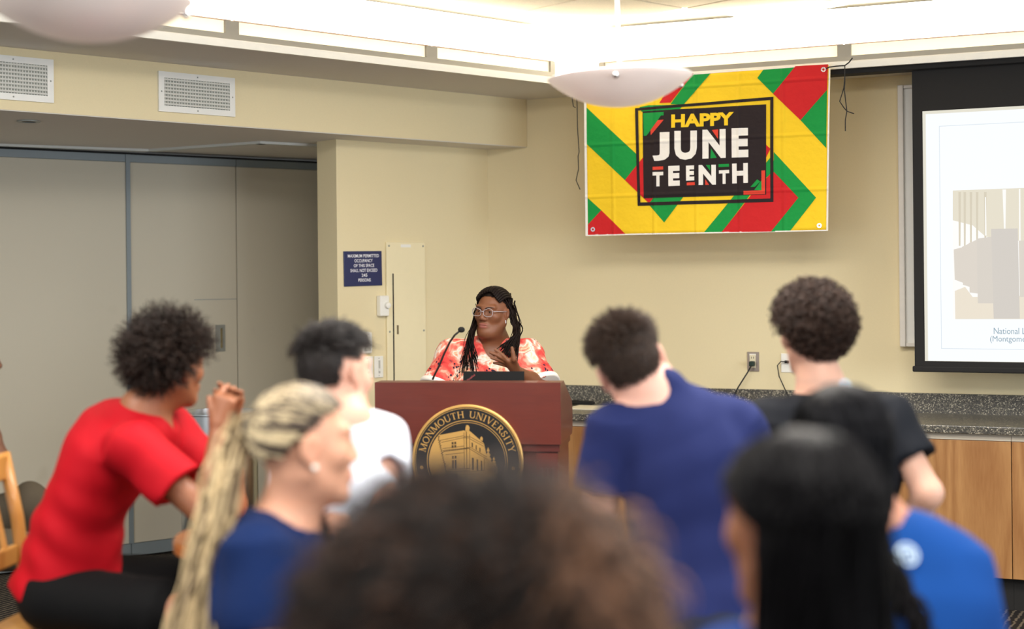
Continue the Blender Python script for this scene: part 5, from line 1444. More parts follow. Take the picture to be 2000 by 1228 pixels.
def red_man():
    pel = P(138, 1142, 4.3); waist = P(150, 1030, 4.3); chest = P(205, 905, 4.3); nb = P(276, 800, 4.3)
    sR = P(258, 872, 4.14); sL = P(332, 842, 4.47)             # near arm is his right
    eR = P(408, 1008, 4.08); wR = P(428, 838, 4.16); eL = P(455, 985, 4.42); wL = P(447, 838, 4.30)
    p = Person('seated young man in a red T-shirt with a dark curly afro and clasped hands', (pel.x, pel.y))
    B = p.B
    hd = Head(P(334, 716, 4.33), (.62, .78, -.05), (.12, 0, 1), 1.0)
    hd.add(B); neck(B, hd, nb)
    lat, fr, up = p.torso(B, pel, waist, chest, nb, sL, sR, .14, .12, .135, 1.45)
    p.arm(B, sR, eR, wR); p.arm(B, sL, eL, wL)
    z = 4.2
    hand(B, wR, (P(424, 776, z - .02), P(452, 786, z - .04)), (P(446, 752, z + .03), P(457, 757, z + .02), P(467, 764, z + .01), P(472, 774, z)), (P(414, 800, z - .03), P(408, 776, z - .02)), .0088, .018, bend=(0, -.2, .3))
    hand(B, wL, (P(440, 776, z + .07), P(468, 782, z + .06)), (P(428, 748, z + .0), P(447, 757, z - .035), P(459, 761, z - .035), P(471, 765, z - .03)), (P(430, 790, z + .06), P(421, 762, z + .04)), .0088, .018, bend=(0, .1, .35))
    m_sh = fabric('black_gym_shorts', (10, 10, 11)); 
    fwd = (1, -.12, 0); la = (-.12, -1, 0)
    p.lower(pel, fwd, la, m_sh, mat('white_sneaker', (220, 220, 222), rough=.6), knee_l=.40, bare=True, name='shorts', spread=.17)
    p.finish_body(skin_color((142, 90, 62), hd, (140, 78, 68)), [head_box(hd), (np.minimum(V3(P(400, 850, 4.1)), V3(P(490, 735, 4.4))) - .02, np.maximum(V3(P(400, 850, 4.1)), V3(P(490, 735, 4.4))) + .02, .0042)], .009)
    hd.eyes(p.root, p.base)
    G_ = Field()
    p.torso(G_, V3(pel) + np.array([0, 0, .03]), waist, chest, V3(nb) + np.array([-.02, 0, -.02]), sL, sR, .165, .15, .155, 1.4, .008)
    G_.ball(P(205, 858, 4.32), .085, .07); G_.ball(P(225, 835, 4.36), .07, .07)
    G_.cone(V3(waist) + np.array([.0, 0, -.02]), V3(pel) + np.array([-.015, 0, -.02]), .12, .165, .05)
    cuts = [p.sleeve(G_, sR, eR, .60, .072, .082), p.sleeve(G_, sL, eL, .55, .072, .08)]
    for c in cuts: p.hem_cut(G_, *c)
    nbv = V3(nb); hv = hd.w(0, -.01, -.07)
    G_.cap(nbv * .78 + hv * .22, hv, .066, .074, .008, None, True); G_.cap(nbv * .9 + hv * .1, nbv + np.array([.09, 0, -.035]), .05, .03, .01, None, True)
    def folds(x, y, zz):
        t = np.clip((1.12 - zz) / .3, 0, 1)
        return (cloth_noise(.007, 8)(x, y, zz) + .009 * t * np.sin(52 * zz + 16 * (x - pel.x) + 2.5 * np.sin(9 * x + 6 * y)) * np.clip(1.2 - t, 0, 1)).astype(np.float32)
    p.cloth('t_shirt', G_, fabric('red_jersey', (168, 8, 24), rough=.7), .0075, folds)
    # afro of loose pointed coils
    mk = hairline(.30, -.22, -.85)
    R, N, d = hd.scalp(2300, mk, 3)
    r = np.random.default_rng(5)
    L = r.uniform(.050, .098, len(R)) * (1 - .35 * np.clip(-d[:, 2], 0, 1)) * (1 - .25 * np.clip(d[:, 1], 0, 1))
    clump = r.normal(0, 1, (60, 3)); clump /= np.linalg.norm(clump, axis=1, keepdims=True)
    ci = np.argmax(N @ clump.T, axis=1); dr = N * .55 + clump[ci] * .5 + r.normal(0, .12, N.shape); dr /= np.linalg.norm(dr, axis=1, keepdims=True)
    pl = simulate(R, dr, L / 12, 12, np.array([0, 0, -1.]), .985, (), .09, 2)
    pl = curl(pl, .0055, 3.2, 6)
    st = [hd.cap_patch(mk, .012, lin((22, 15, 12))), tubes(pl, r.uniform(.0016, .0028, len(R)), strand_cols(len(R), (40, 28, 22), .4, 1.6, 1), 3, .35)]
    hair_obj('afro_hair', st, p.root, M_HAIR, p.base)
    # wooden chair behind him
    cx, cy = pel.x - .225, pel.y + .02
    zs = pel.z - .1125
    ch = thing('wooden_chair', 'golden oak high chair at the left frame edge under the man in red', 'chair', T((cx, cy, 0)) @ Rz(-7))
    MB().cbox(0.0, .42, -.21, .21, zs - .035, zs, .01).build('seat', m_oakc, ch)
    for s_ in (-1, 1):
        MB().tube([(-.02, s_ * .2, 0), (.0, s_ * .2, .35), (-.0, s_ * .2, zs), (-.035, s_ * .2, zs + .28), (-.08, s_ * .2, 1.115)], .021, 10).build('back_post', m_oakc, ch, smooth=True)
        MB().cbox(.385, .42, s_ * .19 - .018, s_ * .19 + .018, 0, zs - .036, .005).build('leg', m_oakc, ch)
        MB().cbox(.02, .385, s_ * .19 - .01, s_ * .19 + .01, .22, .25, .004).build('stretcher', m_oakc, ch)
    MB().cbox(-.100, -.06, -.20, .20, 1.03, 1.115, .01).build('top_rail', m_oakc, ch)
    MB().cbox(-.045, -.022, -.18, .18, zs + .14, zs + .2, .006).build('lower_rail', m_oakc, ch)
    sl2 = MB().tube([(-.034, 0, zs + .199), (-.079, 0, 1.031)], .011, 8).mesh('back_slat'); sl2.materials.append(m_oakc)
    for y_ in (-.11, 0, .11): link('back_slat', sl2, None, ch, T((0, y_, 0)))
red_man()

def high_table():
    r = .34; q = P(326, 1042, 4.15); x = q.x + r; y = 4.26
    t = thing('high_table', 'round dark-edged wooden high table between the man in red and the blonde woman', 'table', T((x, y, 0)))
    zt = q.z - .02
    o = MB().lathe([(r - .01, zt - .04), (r, zt - .034), (r, zt - .008), (r - .006, zt)], 64).build('table_top', mat_wood('warm_table_wood', (176, 112, 60), (140, 80, 40), 'X', 6, rough=.35, coat=.3), t); auto_smooth(o)
    MB().lathe([(.035, .03), (.035, zt - .041)], 24).build('column', m_greymet, t)
    MB().lathe([(.26, 0), (.26, .012), (.06, .028), (.036, .029)], 48).build('base', m_greymet, t)
high_table()

def white_man():
    z = 3.6
    pel = P(640, 1262, z - .05); waist = P(645, 1120, z - .03); chest = P(660, 950, z); nb = P(672, 825, z)
    sR = P(735, 868, z + .10); sL = P(596, 868, z - .05)
    # facing away from the camera and to the right: his right is on the right
    eR = P(738, 985, z - .06); wR = P(690, 985, z + .18); eL = P(590, 1010, z + .10); wL = P(640, 1010, z + .26)
    p = Person('man in a white T-shirt with short dark faded hair, seen from behind', (pel.x, pel.y))
    B = p.B
    hd = Head(P(655, 734, z + .05), (.58, .80, -.12), (-.06, .06, 1), .98)
    hd.add(B); neck(B, hd, nb)
    lat, fr, up = p.torso(B, pel, waist, chest, nb, sL, sR, .14, .13, .15, 1.5)
    p.arm(B, sR, eR, wR, (.054, .044, .042, .028)); p.arm(B, sL, eL, wL)
    for w_, e_ in ((wR, eR), (wL, eL)):
        u = unit(V3(w_) - V3(e_)); k_ = V3(w_) + u * .09; la = np.array([.03, 0, .01])
        hand(B, w_, (k_ - la, k_ + la), [k_ + u * .05 + la * (j - 1.5) * .7 + np.array([0, 0, -.02]) for j in range(4)], (V3(w_) + u * .03 + np.array([0, 0, .03]), k_ + np.array([0, 0, .035])))
    p.lower(pel, fr, lat, fabric('dark_grey_trousers', (52, 54, 60)), m_shoe)
    p.finish_body(skin_color((212, 162, 140), hd, (196, 120, 112)), [head_box(hd)], .009)
    hd.eyes(p.root, p.base)
    G_ = Field(); p.torso(G_, pel, waist, chest, V3(nb) + np.array([0, 0, -.02]), sL, sR, .165, .15, .165, 1.42, .008)
    cuts = [p.sleeve(G_, sR, eR, .50, .072, .082), p.sleeve(G_, sL, eL, .58, .072, .08)]
    for c in cuts: p.hem_cut(G_, *c)
    nbv = V3(nb); hv = hd.w(0, -.01, -.07); G_.cap(nbv * .75 + hv * .25, hv, .066, .076, .008, None, True)
    p.cloth('t_shirt', G_, fabric('white_cotton', (214, 218, 228), rough=.8, var=.02), .009, cloth_noise(.0075, 21))
    mk = hairline(.5, -.05, -.88, True); mt = hairline(.5, .55, .30)
    R1, N1, d1 = hd.scalp(2600, mk, 4); R2, N2, d2 = hd.scalp(1700, mt, 5, .004)
    r = np.random.default_rng(9)
    dr = N1 * .35 + GR * .5 - hd.Y * .2 + r.normal(0, .15, N1.shape); dr /= np.linalg.norm(dr, axis=1, keepdims=True)
    s1 = simulate(R1, dr, .002, 5, GR, .9, [hd.cran(.002)])
    dr = N2 * .6 + hd.Y * .45 - hd.X * .08 + r.normal(0, .18, N2.shape); dr /= np.linalg.norm(dr, axis=1, keepdims=True)
    s2 = simulate(R2, dr, r.uniform(.0045, .0075, len(R2)), 8, hd.Y * .7 - hd.X * .12 + GR * .35, .82, [hd.cran(.010)], .05, 2)
    st = [hd.cap_patch(mk, .003, lin((38, 32, 30))), hd.cap_patch(mt, .008, lin((18, 14, 13))), tubes(s1, np.full(len(R1), .0011), strand_cols(len(R1), (40, 34, 32), .6, 1.4, 2), 3), tubes(s2, np.full(len(R2), .0022), strand_cols(len(R2), (28, 22, 20), .5, 1.6, 3), 3)]
    hair_obj('short_hair', st, p.root, M_HAIR, p.base)
    stool(pel.x, pel.y, pel.z - .1125, 'oak stool under the man in the white T-shirt')
white_man()

def blonde():
    z = 3.0
    pel = P(480, 1420, z - .02); waist = P(490, 1300, z); chest = P(520, 1140, z); nb = P(560, 1015, z + .02)
    sR = P(505, 1085, z - .15); sL = P(590, 1072, z + .18)
    p = Person('woman in navy shirt with a long blonde braided ponytail, turned to the right', (pel.x, pel.y))
    B = p.B
    hd = Head(P(594, 870, z), (.93, .36, -.05), (-.04, 0, 1), 1.0)
    hd.add(B); neck(B, hd, nb, .05, .056)
    lat, fr, up = p.torso(B, pel, waist, chest, nb, sL, sR, .14, .115, .125, 1.4)
    eR = P(520, 1330, z - .2); wR = P(640, 1200, z - .12); eL = P(640, 1270, z + .22); wL = P(676, 1064, z + .02)
    p.arm(B, sR, eR, wR, (.046, .036, .034, .024)); p.arm(B, sL, eL, wL, (.046, .036, .034, .024))
    cz = z + .04
    hand(B, wL, (P(668, 1012, cz), P(665, 1040, cz)), (P(640, 1000, cz - .03), P(640, 1010, cz - .035), P(641, 1020, cz - .035), P(642, 1032, cz - .03)), (P(650, 1020, cz + .03), P(632, 1000, cz + .03)), .0078, .015, bend=(.5, 0, 0))
    hand(B, wR, (P(668, 1180, z - .08), P(668, 1205, z - .08)), [P(690, 1180 + 8 * j, z - .06) for j in range(4)], (P(655, 1180, z - .1), P(672, 1165, z - .08)))
    p.lower(pel, fr, lat, fabric('dark_grey_trousers', (52, 54, 60)), m_shoe)
    p.finish_body(skin_color((206, 152, 124), hd, (196, 110, 104)), [head_box(hd), (V3(P(625, 1050, z - .1)) - .02, V3(P(680, 985, z + .15)) + .02, .0045)], .009)
    hd.eyes(p.root, p.base)
    G_ = Field(); p.torso(G_, pel, waist, chest, V3(nb) + np.array([0, 0, -.045]), sL, sR, .16, .135, .15, 1.35, .008)
    cuts = [p.sleeve(G_, sR, eR, .62, .064, .075), p.sleeve(G_, sL, eL, .6, .062, .07)]
    for c in cuts: p.hem_cut(G_, *c)
    nbv = V3(nb); hv = hd.w(0, -.01, -.07); G_.cap(nbv * .9 + hv * .1, hv, .074, .085, .008, None, True); G_.cap(nbv, nbv + np.array([.075, .03, -.03]), .058, .04, .01, None, True)
    p.cloth('shirt', G_, fabric('navy_jersey', (14, 34, 76)), .009, cloth_noise(.0075, 31))
    # braids pulled into a ponytail
    mk = hairline(.52, .05, -.55)
    tie = V3(P(474, 832, z + .0)); dk = np.array(lin((70, 56, 44)))
    R, N, d = hd.scalp(650, mk, 6, .004)
    r = np.random.default_rng(12); ts = np.linspace(0, 1, 16)[:, None]; pl = []
    C_, A_, Rd = hd.cran(.010)
    for i in range(len(R)):
        q = (1 - ts) * R[i] + ts * tie
        l = (q - C_) @ A_.T / Rd; k = np.linalg.norm(l, axis=1, keepdims=True); q = np.where(k < 1, C_ + (l / k * Rd) @ A_, q)
        pl.append(q)
    pl = np.array(pl)
    cb = strand_cols(len(R), (204, 182, 142), .6, 1.2, 3, (74, 63, 54), .42)
    az_ = np.arctan2(d[:, 0], d[:, 2]); stk = np.sin(13 * az_ + 3 * d[:, 1]) + .6 * np.sin(29 * az_ + 1.3) + r.normal(0, .3, len(R))
    cb = np.where(stk[:, None] > -.1, np.array(lin((208, 188, 150))), np.array(lin((80, 68, 58)))) * r.uniform(.75, 1.15, (len(R), 1))
    cc = np.repeat(cb[:, None, :], 16, 1); root_mix = np.linspace(1, 0, 16)[None, :, None] ** 1.4 * .75 * np.clip(.3 + d[:, 1] + .3, 0, 1)[:, None, None]; cc = cc * (1 - root_mix) + np.array(lin((58, 48, 42))) * root_mix
    st = [hd.cap_patch(mk, .005, lin((80, 66, 50))), tubes(curl(pl, .0015, 5, 3), np.full(len(R), .0036), cc, 4, .9)]
    n = 230; ends = np.array([V3(P(r.uniform(318, 418), r.uniform(1235, 1300), z - .1 + r.normal(0, .03))) for _ in range(n)])
    mid = np.array([V3(P(r.normal(432, 26), r.normal(930, 25), z - .02 + r.normal(0, .03))) for _ in range(n)])
    t2 = np.linspace(0, 1, 34)[None, :, None]; s0 = tie[None, :] + r.normal(0, .014, (n, 3))
    pt = (1 - t2) ** 2 * s0[:, None, :] + 2 * t2 * (1 - t2) * mid[:, None, :] + t2 ** 2 * ends[:, None, :]
    st.append(tubes(curl(pt, .004, 3.2, 4), r.uniform(.0028, .0045, n), strand_cols(n, (206, 182, 140), .6, 1.15, 5, (110, 92, 68), .3), 5, .8))
    hair_obj('braids', st, p.root, M_HAIR, p.base)
    dv = unit(hd.c - tie); q4 = Vector(dv).to_track_quat('Z', 'Y').to_matrix().to_4x4()
    MB().lathe([(.024, -.012), (.034, -.010), (.034, .010), (.024, .012)], 24).build('hair_tie', mat('black_elastic', (22, 22, 26), rough=.8), p.root, T(Vector(tie + dv * .012 - p.base)) @ q4, True)
    MB().sphere(hd.w(.085, .004, -.037) - p.base, .0065, 12, 8).build('earring', mat('pearl', (238, 232, 222), rough=.2), p.root, None, True)
    # cup with white lid in her hand
    cp = thing('drink_bottle', 'small dark bottle with white cap held by the blonde woman', 'bottle', T(P(628, 1068, cz)))
    b_ = MB().lathe([(.0155, 0), (.0165, .004), (.0165, .062), (.0125, .0735)], 24).build('bottle_body', mat('dark_cup', (36, 30, 46), rough=.5), cp); auto_smooth(b_)
    l_ = MB().lathe([(.0155, .074), (.0165, .078), (.0165, .094), (.012, .097)], 24).build('cap', mat('white_lid', (240, 240, 244), rough=.35), cp); auto_smooth(l_)
    stool(pel.x, pel.y, pel.z - .1125, 'oak stool under the blonde woman')
blonde()

def navy_man():
    z = 3.7
    pel = P(1370, 1225, z - .05); waist = P(1365, 1110, z); chest = P(1352, 905, z + .03); nb = P(1284, 768, z + .06)
    sR = P(1430, 832, z + .06); sL = P(1200, 838, z + .02)
    eL = P(1168, 1000, z + .02); wL = P(1175, 1140, z + .20); eR = P(1500, 985, z + .2); wR = P(1440, 1050, z + .40)
    p = Person('man in a navy blue T-shirt leaning left, short brown hair, seen from behind', (pel.x, pel.y))
    B = p.B
    hd = Head(P(1233, 716, z + .08), (.06, .97, -.16), (-.40, .04, 1), 1.04)
    hd.add(B); neck(B, hd, nb, .056, .064)
    lat, fr, up = p.torso(B, pel, waist, chest, nb, sL, sR, .155, .145, .165, 1.5)
    p.arm(B, sR, eR, wR); p.arm(B, sL, eL, wL, (.055, .046, .044, .03))
    for w_, e_ in ((wR, eR), (wL, eL)):
        u = unit(V3(w_) - V3(e_)); k_ = V3(w_) + u * .09; la = np.array([.03, 0, .01])
        hand(B, w_, (k_ - la, k_ + la), [k_ + u * .05 + la * (j - 1.5) * .7 + np.array([0, 0, -.02]) for j in range(4)], (V3(w_) + u * .03 + np.array([0, 0, .03]), k_ + np.array([0, 0, .035])))
    p.lower(pel, fr, lat, fabric('dark_shorts_navy', (30, 34, 52)), m_shoe)
    p.finish_body(skin_color((214, 166, 148), hd, (200, 120, 116)), [head_box(hd)], .009)
    hd.eyes(p.root, p.base)
    G_ = Field(); p.torso(G_, pel, waist, chest, V3(nb) + np.array([0.01, -.01, .012]), sL, sR, .18, .16, .168, 1.4, .008)
    cuts = [p.sleeve(G_, sR, eR, .62, .074, .085), p.sleeve(G_, sL, eL, .74, .070, .072, .02)]
    for c in cuts: p.hem_cut(G_, *c)
    nbv = V3(nb); hv = hd.w(0, -.01, -.07); G_.cap(nbv * .55 + hv * .45, hv, .066, .078, .008, None, True)
    p.cloth('t_shirt', G_, fabric('navy_cotton', (30, 38, 82)), .009, cloth_noise(.0085, 41))
    mk = hairline(.55, .0, -.9, True)
    R, N, d = hd.scalp(4200, mk, 7)
    r = np.random.default_rng(14); top = np.clip((d[:, 2] - .1) / .5, 0, 1)
    dr = N * (.45 + .4 * top[:, None]) + GR * (.5 - .5 * top[:, None]) + hd.Y * .2 * top[:, None] + r.normal(0, .2, N.shape); dr /= np.linalg.norm(dr, axis=1, keepdims=True)
    pl = simulate(R, dr, (.014 + .026 * top) / 7 * r.uniform(.7, 1.2, len(R)), 7, GR * .7 + hd.Y * .3, .9, [hd.cran(.004)], .06, 3)
    st = [hd.cap_patch(mk, .006, lin((40, 30, 25))), tubes(pl, np.full(len(R), .0016), strand_cols(len(R), (62, 47, 38), .45, 1.5, 4), 3)]
    hair_obj('short_hair', st, p.root, M_HAIR, p.base)
    stool(pel.x, pel.y, pel.z - .1125, 'oak stool under the man in navy')
navy_man()

def curly_man():
    z = 4.1
    pel = P(1640, 1175, z); waist = P(1640, 1070, z); chest = P(1635, 900, z + .02); nb = P(1603, 752, z + .04)
    sR = P(1728, 812, z + .02); sL = P(1512, 818, z + .04)
    eR = P(1812, 962, z - .08); wR = P(1762, 1062, z + .04); eL = P(1480, 960, z + .16); wL = P(1530, 1030, z + .34)
    p = Person('man in a black T-shirt with curly brown hair, hand on hip, seen from behind', (pel.x, pel.y))
    B = p.B
    hd = Head(P(1586, 652, z + .07), (-.30, .95, -.04), (-.03, .0, 1), 1.0)
    hd.add(B); neck(B, hd, nb, .052, .06)
    lat, fr, up = p.torso(B, pel, waist, chest, nb, sL, sR, .14, .13, .145, 1.5)
    p.arm(B, sR, eR, wR, (.05, .04, .041, .028)); p.arm(B, sL, eL, wL)
    for w_, e_ in ((wR, eR), (wL, eL)):
        u = unit(V3(w_) - V3(e_)); k_ = V3(w_) + u * .08; la = np.array([.0, .03, .01])
        hand(B, w_, (k_ - la, k_ + la), [k_ + u * .05 + la * (j - 1.5) * .7 + np.array([-.02, 0, -.0]) for j in range(4)], (V3(w_) + u * .03 + np.array([0, -.03, .02]), k_ + np.array([-.01, -.035, .0])))
    p.lower(pel, fr, lat, fabric('dark_grey_trousers', (52, 54, 60)), m_shoe)
    p.finish_body(skin_color((210, 164, 142), hd, (196, 118, 112)), [head_box(hd)], .009)
    hd.eyes(p.root, p.base)
    G_ = Field(); p.torso(G_, pel, waist, chest, V3(nb) + np.array([0, 0, -.02]), sL, sR, .165, .15, .16, 1.42, .008)
    cuts = [p.sleeve(G_, sR, eR, .58, .068, .076), p.sleeve(G_, sL, eL, .6, .068, .076)]
    for c in cuts: p.hem_cut(G_, *c)
    nbv = V3(nb); hv = hd.w(0, -.01, -.07); G_.cap(nbv * .72 + hv * .28, hv, .065, .074, .008, None, True)
    p.cloth('t_shirt', G_, fabric('black_jersey', (16, 19, 26), rough=.7), .009, cloth_noise(.0075, 51))
    emblem(V3(P(1651, 752, 4.03)), (0.1, -.9, .45), .019, p.root, p.base, mat('emblem_pale', (176, 196, 214), rough=.5))
    mk = hairline(.5, -.08, -.9)
    R, N, d = hd.scalp(2400, mk, 8)
    r = np.random.default_rng(15)
    L = r.uniform(.030, .055, len(R)) * (1 - .3 * np.clip(-d[:, 2] * 1.5, 0, 1))
    dr = N + r.normal(0, .35, N.shape); dr /= np.linalg.norm(dr, axis=1, keepdims=True)
    pl = simulate(R, dr, L / 14, 14, GR, .96, [hd.cran(.008)], .05, 4)
    pl = curl(pl, .0085, 2.4, 7)
    st = [hd.cap_patch(mk, .014, lin((34, 24, 19))), tubes(pl, r.uniform(.0018, .0028, len(R)), strand_cols(len(R), (58, 42, 34), .45, 1.6, 5), 3, .6)]
    hair_obj('curly_hair', st, p.root, M_HAIR, p.base)
    stool(pel.x, pel.y, pel.z - .1125, 'oak stool under the curly-haired man in black')
curly_man()

def long_hair(hd, mk, n, drop, col, seed, off=.012, capcol=(14, 12, 12), sweep=1.15, rad=.003, amp=.004, turns=1.2, lo=.5, hi=1.7, inward=.25):
    """sleek hair: from the scalp round the skull, then falling straight down"""
    R, N, d = hd.scalp(n, mk, seed); r = np.random.default_rng(seed); n = len(R)
    az = np.arctan2(d[:, 0], -d[:, 1])                       # 0 at the back of the head, +-pi at the face
    az1 = np.clip(az, -sweep, sweep) * r.uniform(.92, 1.0, n) + r.normal(0, .05, n)
    th0 = np.arccos(np.clip(d[:, 2], -1, 1)); th1 = np.maximum(th0 + .15, 1.75)
    t = np.linspace(0, 1, 15)[None, :]
    th = th0[:, None] + (th1 - th0)[:, None] * t; a = az[:, None] + (az1 - az)[:, None] * t ** .7
    grow = off * (.25 + .75 * np.sqrt(t)) * r.uniform(.6, 1.15, (n, 1))
    dd = np.stack([np.sin(th) * np.sin(a), -np.sin(th) * np.cos(a), np.cos(th)], -1)
    loc = np.array(hd.CC) + dd * (np.array(hd.CR)[None, None, :] + grow[..., None])
    w1 = hd.c + (loc @ hd.A) * hd.k
    u = np.linspace(0, 1, 13)[None, 1:, None]; L = (drop * r.uniform(.85, 1.05, n))[:, None, None]
    end = w1[:, -1:, :]; ctr = hd.w(0, -.03, 0)
    hor = end - ctr; hor[..., 2] = 0
    w2 = end + GR[None, None, :] * L * u - hor * inward * u * (1 - .5 * u) + (w1[:, -1:, :] - w1[:, -2:-1, :]) * 1.5 * u * (1 - u)
    pl = curl(np.concatenate([w1, w2], 1), amp, turns, seed)
    return [hd.cap_patch(mk, off * .7, lin(capcol)), tubes(pl, np.full(n, rad), strand_cols(n, col, lo, hi, seed), 3, .6)]

def blue_woman():
    z = 2.75
    pel = P(1760, 1500, z); waist = P(1765, 1370, z); chest = P(1765, 1200, z + .02); nb = P(1728, 1048, z + .03)
    sR = P(1856, 1122, z + .04); sL = P(1650, 1120, z + .04)
    p = Person('woman with sleek black tied-back hair in a royal blue shirt with collar emblem', (pel.x, pel.y))
    B = p.B
    hd = Head(P(1652, 875, z + .04), (.35, .92, -.1), (-.22, .0, 1), .97)
    hd.add(B); neck(B, hd, nb, .05, .056)
    lat, fr, up = p.torso(B, pel, waist, chest, nb, sL, sR, .15, .13, .14, 1.45)
    eR = P(1900, 1330, z + .02); wR = P(1850, 1400, z + .24); eL = P(1610, 1330, z + .05); wL = P(1660, 1400, z + .25)
    p.arm(B, sR, eR, wR); p.arm(B, sL, eL, wL)
    for w_, e_ in ((wR, eR), (wL, eL)):
        u = unit(V3(w_) - V3(e_)); k_ = V3(w_) + u * .08; la = np.array([.03, 0, .01])
        hand(B, w_, (k_ - la, k_ + la), [k_ + u * .05 + la * (j - 1.5) * .7 for j in range(4)], (V3(w_) + u * .03 + np.array([0, 0, .03]), k_ + np.array([0, 0, .035])))
    p.lower(pel, fr, lat, fabric('dark_grey_trousers', (52, 54, 60)), m_shoe)
    p.finish_body(skin_color((184, 128, 104), hd, (176, 96, 92)), [head_box(hd)], .010)
    hd.eyes(p.root, p.base)
    G_ = Field(); p.torso(G_, pel, waist, chest, V3(nb) + np.array([0, 0, -.02]), sL, sR, .175, .155, .165, 1.38, .008)
    cuts = [p.sleeve(G_, sR, eR, .62, .068, .078), p.sleeve(G_, sL, eL, .62, .068, .078)]
    for c in cuts: p.hem_cut(G_, *c)
    nbv = V3(nb); hv = hd.w(0, -.01, -.07); G_.cap(nbv * .75 + hv * .25, hv, .064, .074, .008, None, True)
    p.cloth('shirt', G_, fabric('royal_blue_jersey', (14, 62, 128)), .010, cloth_noise(.0075, 61))
    emblem(V3(P(1772, 1082, z - .085)), (0.15, -.85, .5), .022, p.root, p.base, mat('emblem_pale', (176, 196, 214)))
    mk = hairline(.55, .02, -.6)
    mk = hairline(.55, .0, -.9)
    tie = hd.w(.02, -.125, -.10); r = np.random.default_rng(2)
    st = long_hair(hd, mk, 2600, .17, (13, 13, 16), 9, off=.020, sweep=1.45, inward=.05, amp=.005, turns=1.0)
    n = 60; ends = np.array([V3(P(r.normal(1795, 12), r.uniform(1200, 1260), z - .14)) for _ in range(n)]); mid = np.array([V3(P(r.normal(1722, 10), r.normal(1060, 15), z - .17)) for _ in range(n)])
    t2 = np.linspace(0, 1, 26)[None, :, None]; s0 = tie[None, :] + r.normal(0, .010, (n, 3))
    pt = (1 - t2) ** 2 * s0[:, None] + 2 * t2 * (1 - t2) * mid[:, None] + t2 ** 2 * ends[:, None]
    st.append(tubes(curl(pt, .010, 4, 5), np.full(n, .0042), strand_cols(n, (20, 18, 19), .5, 1.6, 7), 4, .6))
    hair_obj('tied_hair', st, p.root, M_HAIRG, p.base)
    stool(pel.x, pel.y, pel.z - .1125, 'oak stool under the woman in royal blue')
blue_woman()

def black_hair_woman():
    z = 1.95
    pel = P(1560, 1800, z - .02); waist = P(1560, 1640, z); chest = P(1560, 1470, z + .02); nb = P(1565, 1235, z + .0)
    sR = P(1680, 1330, z + .06); sL = P(1440, 1330, z - .02)
    p = Person('woman with long straight black hair at the lower right, face turned to the left', (pel.x, pel.y))
    B = p.B
    hd = Head(P(1552, 1024, z + .03), (-.56, .83, -.06), (.0, .0, 1), 1.0)
    hd.add(B); neck(B, hd, nb, .05, .056)
    lat, fr, up = p.torso(B, pel, waist, chest, nb, sL, sR, .14, .12, .13, 1.45)
    eR = P(1740, 1600, z + .05); wR = P(1650, 1650, z + .25); eL = P(1380, 1560, z + .08); wL = P(1400, 1600, z + .3)
    p.arm(B, sR, eR, wR); p.arm(B, sL, eL, wL)
    for w_, e_ in ((wR, eR), (wL, eL)):
        u = unit(V3(w_) - V3(e_)); k_ = V3(w_) + u * .08; la = np.array([.03, 0, .01])
        hand(B, w_, (k_ - la, k_ + la), [k_ + u * .05 + la * (j - 1.5) * .7 for j in range(4)], (V3(w_) + u * .03 + np.array([0, 0, .03]), k_ + np.array([0, 0, .035])))
    p.lower(pel, fr, lat, fabric('dark_grey_trousers', (52, 54, 60)), m_shoe)
    p.finish_body(skin_color((140, 90, 62), hd, (140, 78, 68)), [head_box(hd)], .010)
    hd.eyes(p.root, p.base)
    G_ = Field(); p.torso(G_, pel, waist, chest, V3(nb) + np.array([0, 0, -.03]), sL, sR, .165, .145, .155, 1.38, .008)
    cuts = [p.sleeve(G_, sR, eR, .62, .066, .076), p.sleeve(G_, sL, eL, .62, .066, .076)]
    for c in cuts: p.hem_cut(G_, *c)
    nbv = V3(nb); hv = hd.w(0, -.01, -.07); G_.cap(nbv * .8 + hv * .2, hv, .064, .074, .008, None, True)
    p.cloth('shirt', G_, fabric('deep_blue_jersey', (14, 46, 104)), .010, cloth_noise(.0075, 71))
    mk = hairline(.55, .0, -.9)
    st = long_hair(hd, mk, 3600, .40, (12, 11, 13), 10, off=.022, sweep=1.3, inward=-.22, amp=.010, turns=1.6)
    hair_obj('long_hair', st, p.root, M_HAIRG, p.base)
    stool(pel.x, pel.y, pel.z - .1125, 'oak stool under the woman with long black hair')
black_hair_woman()

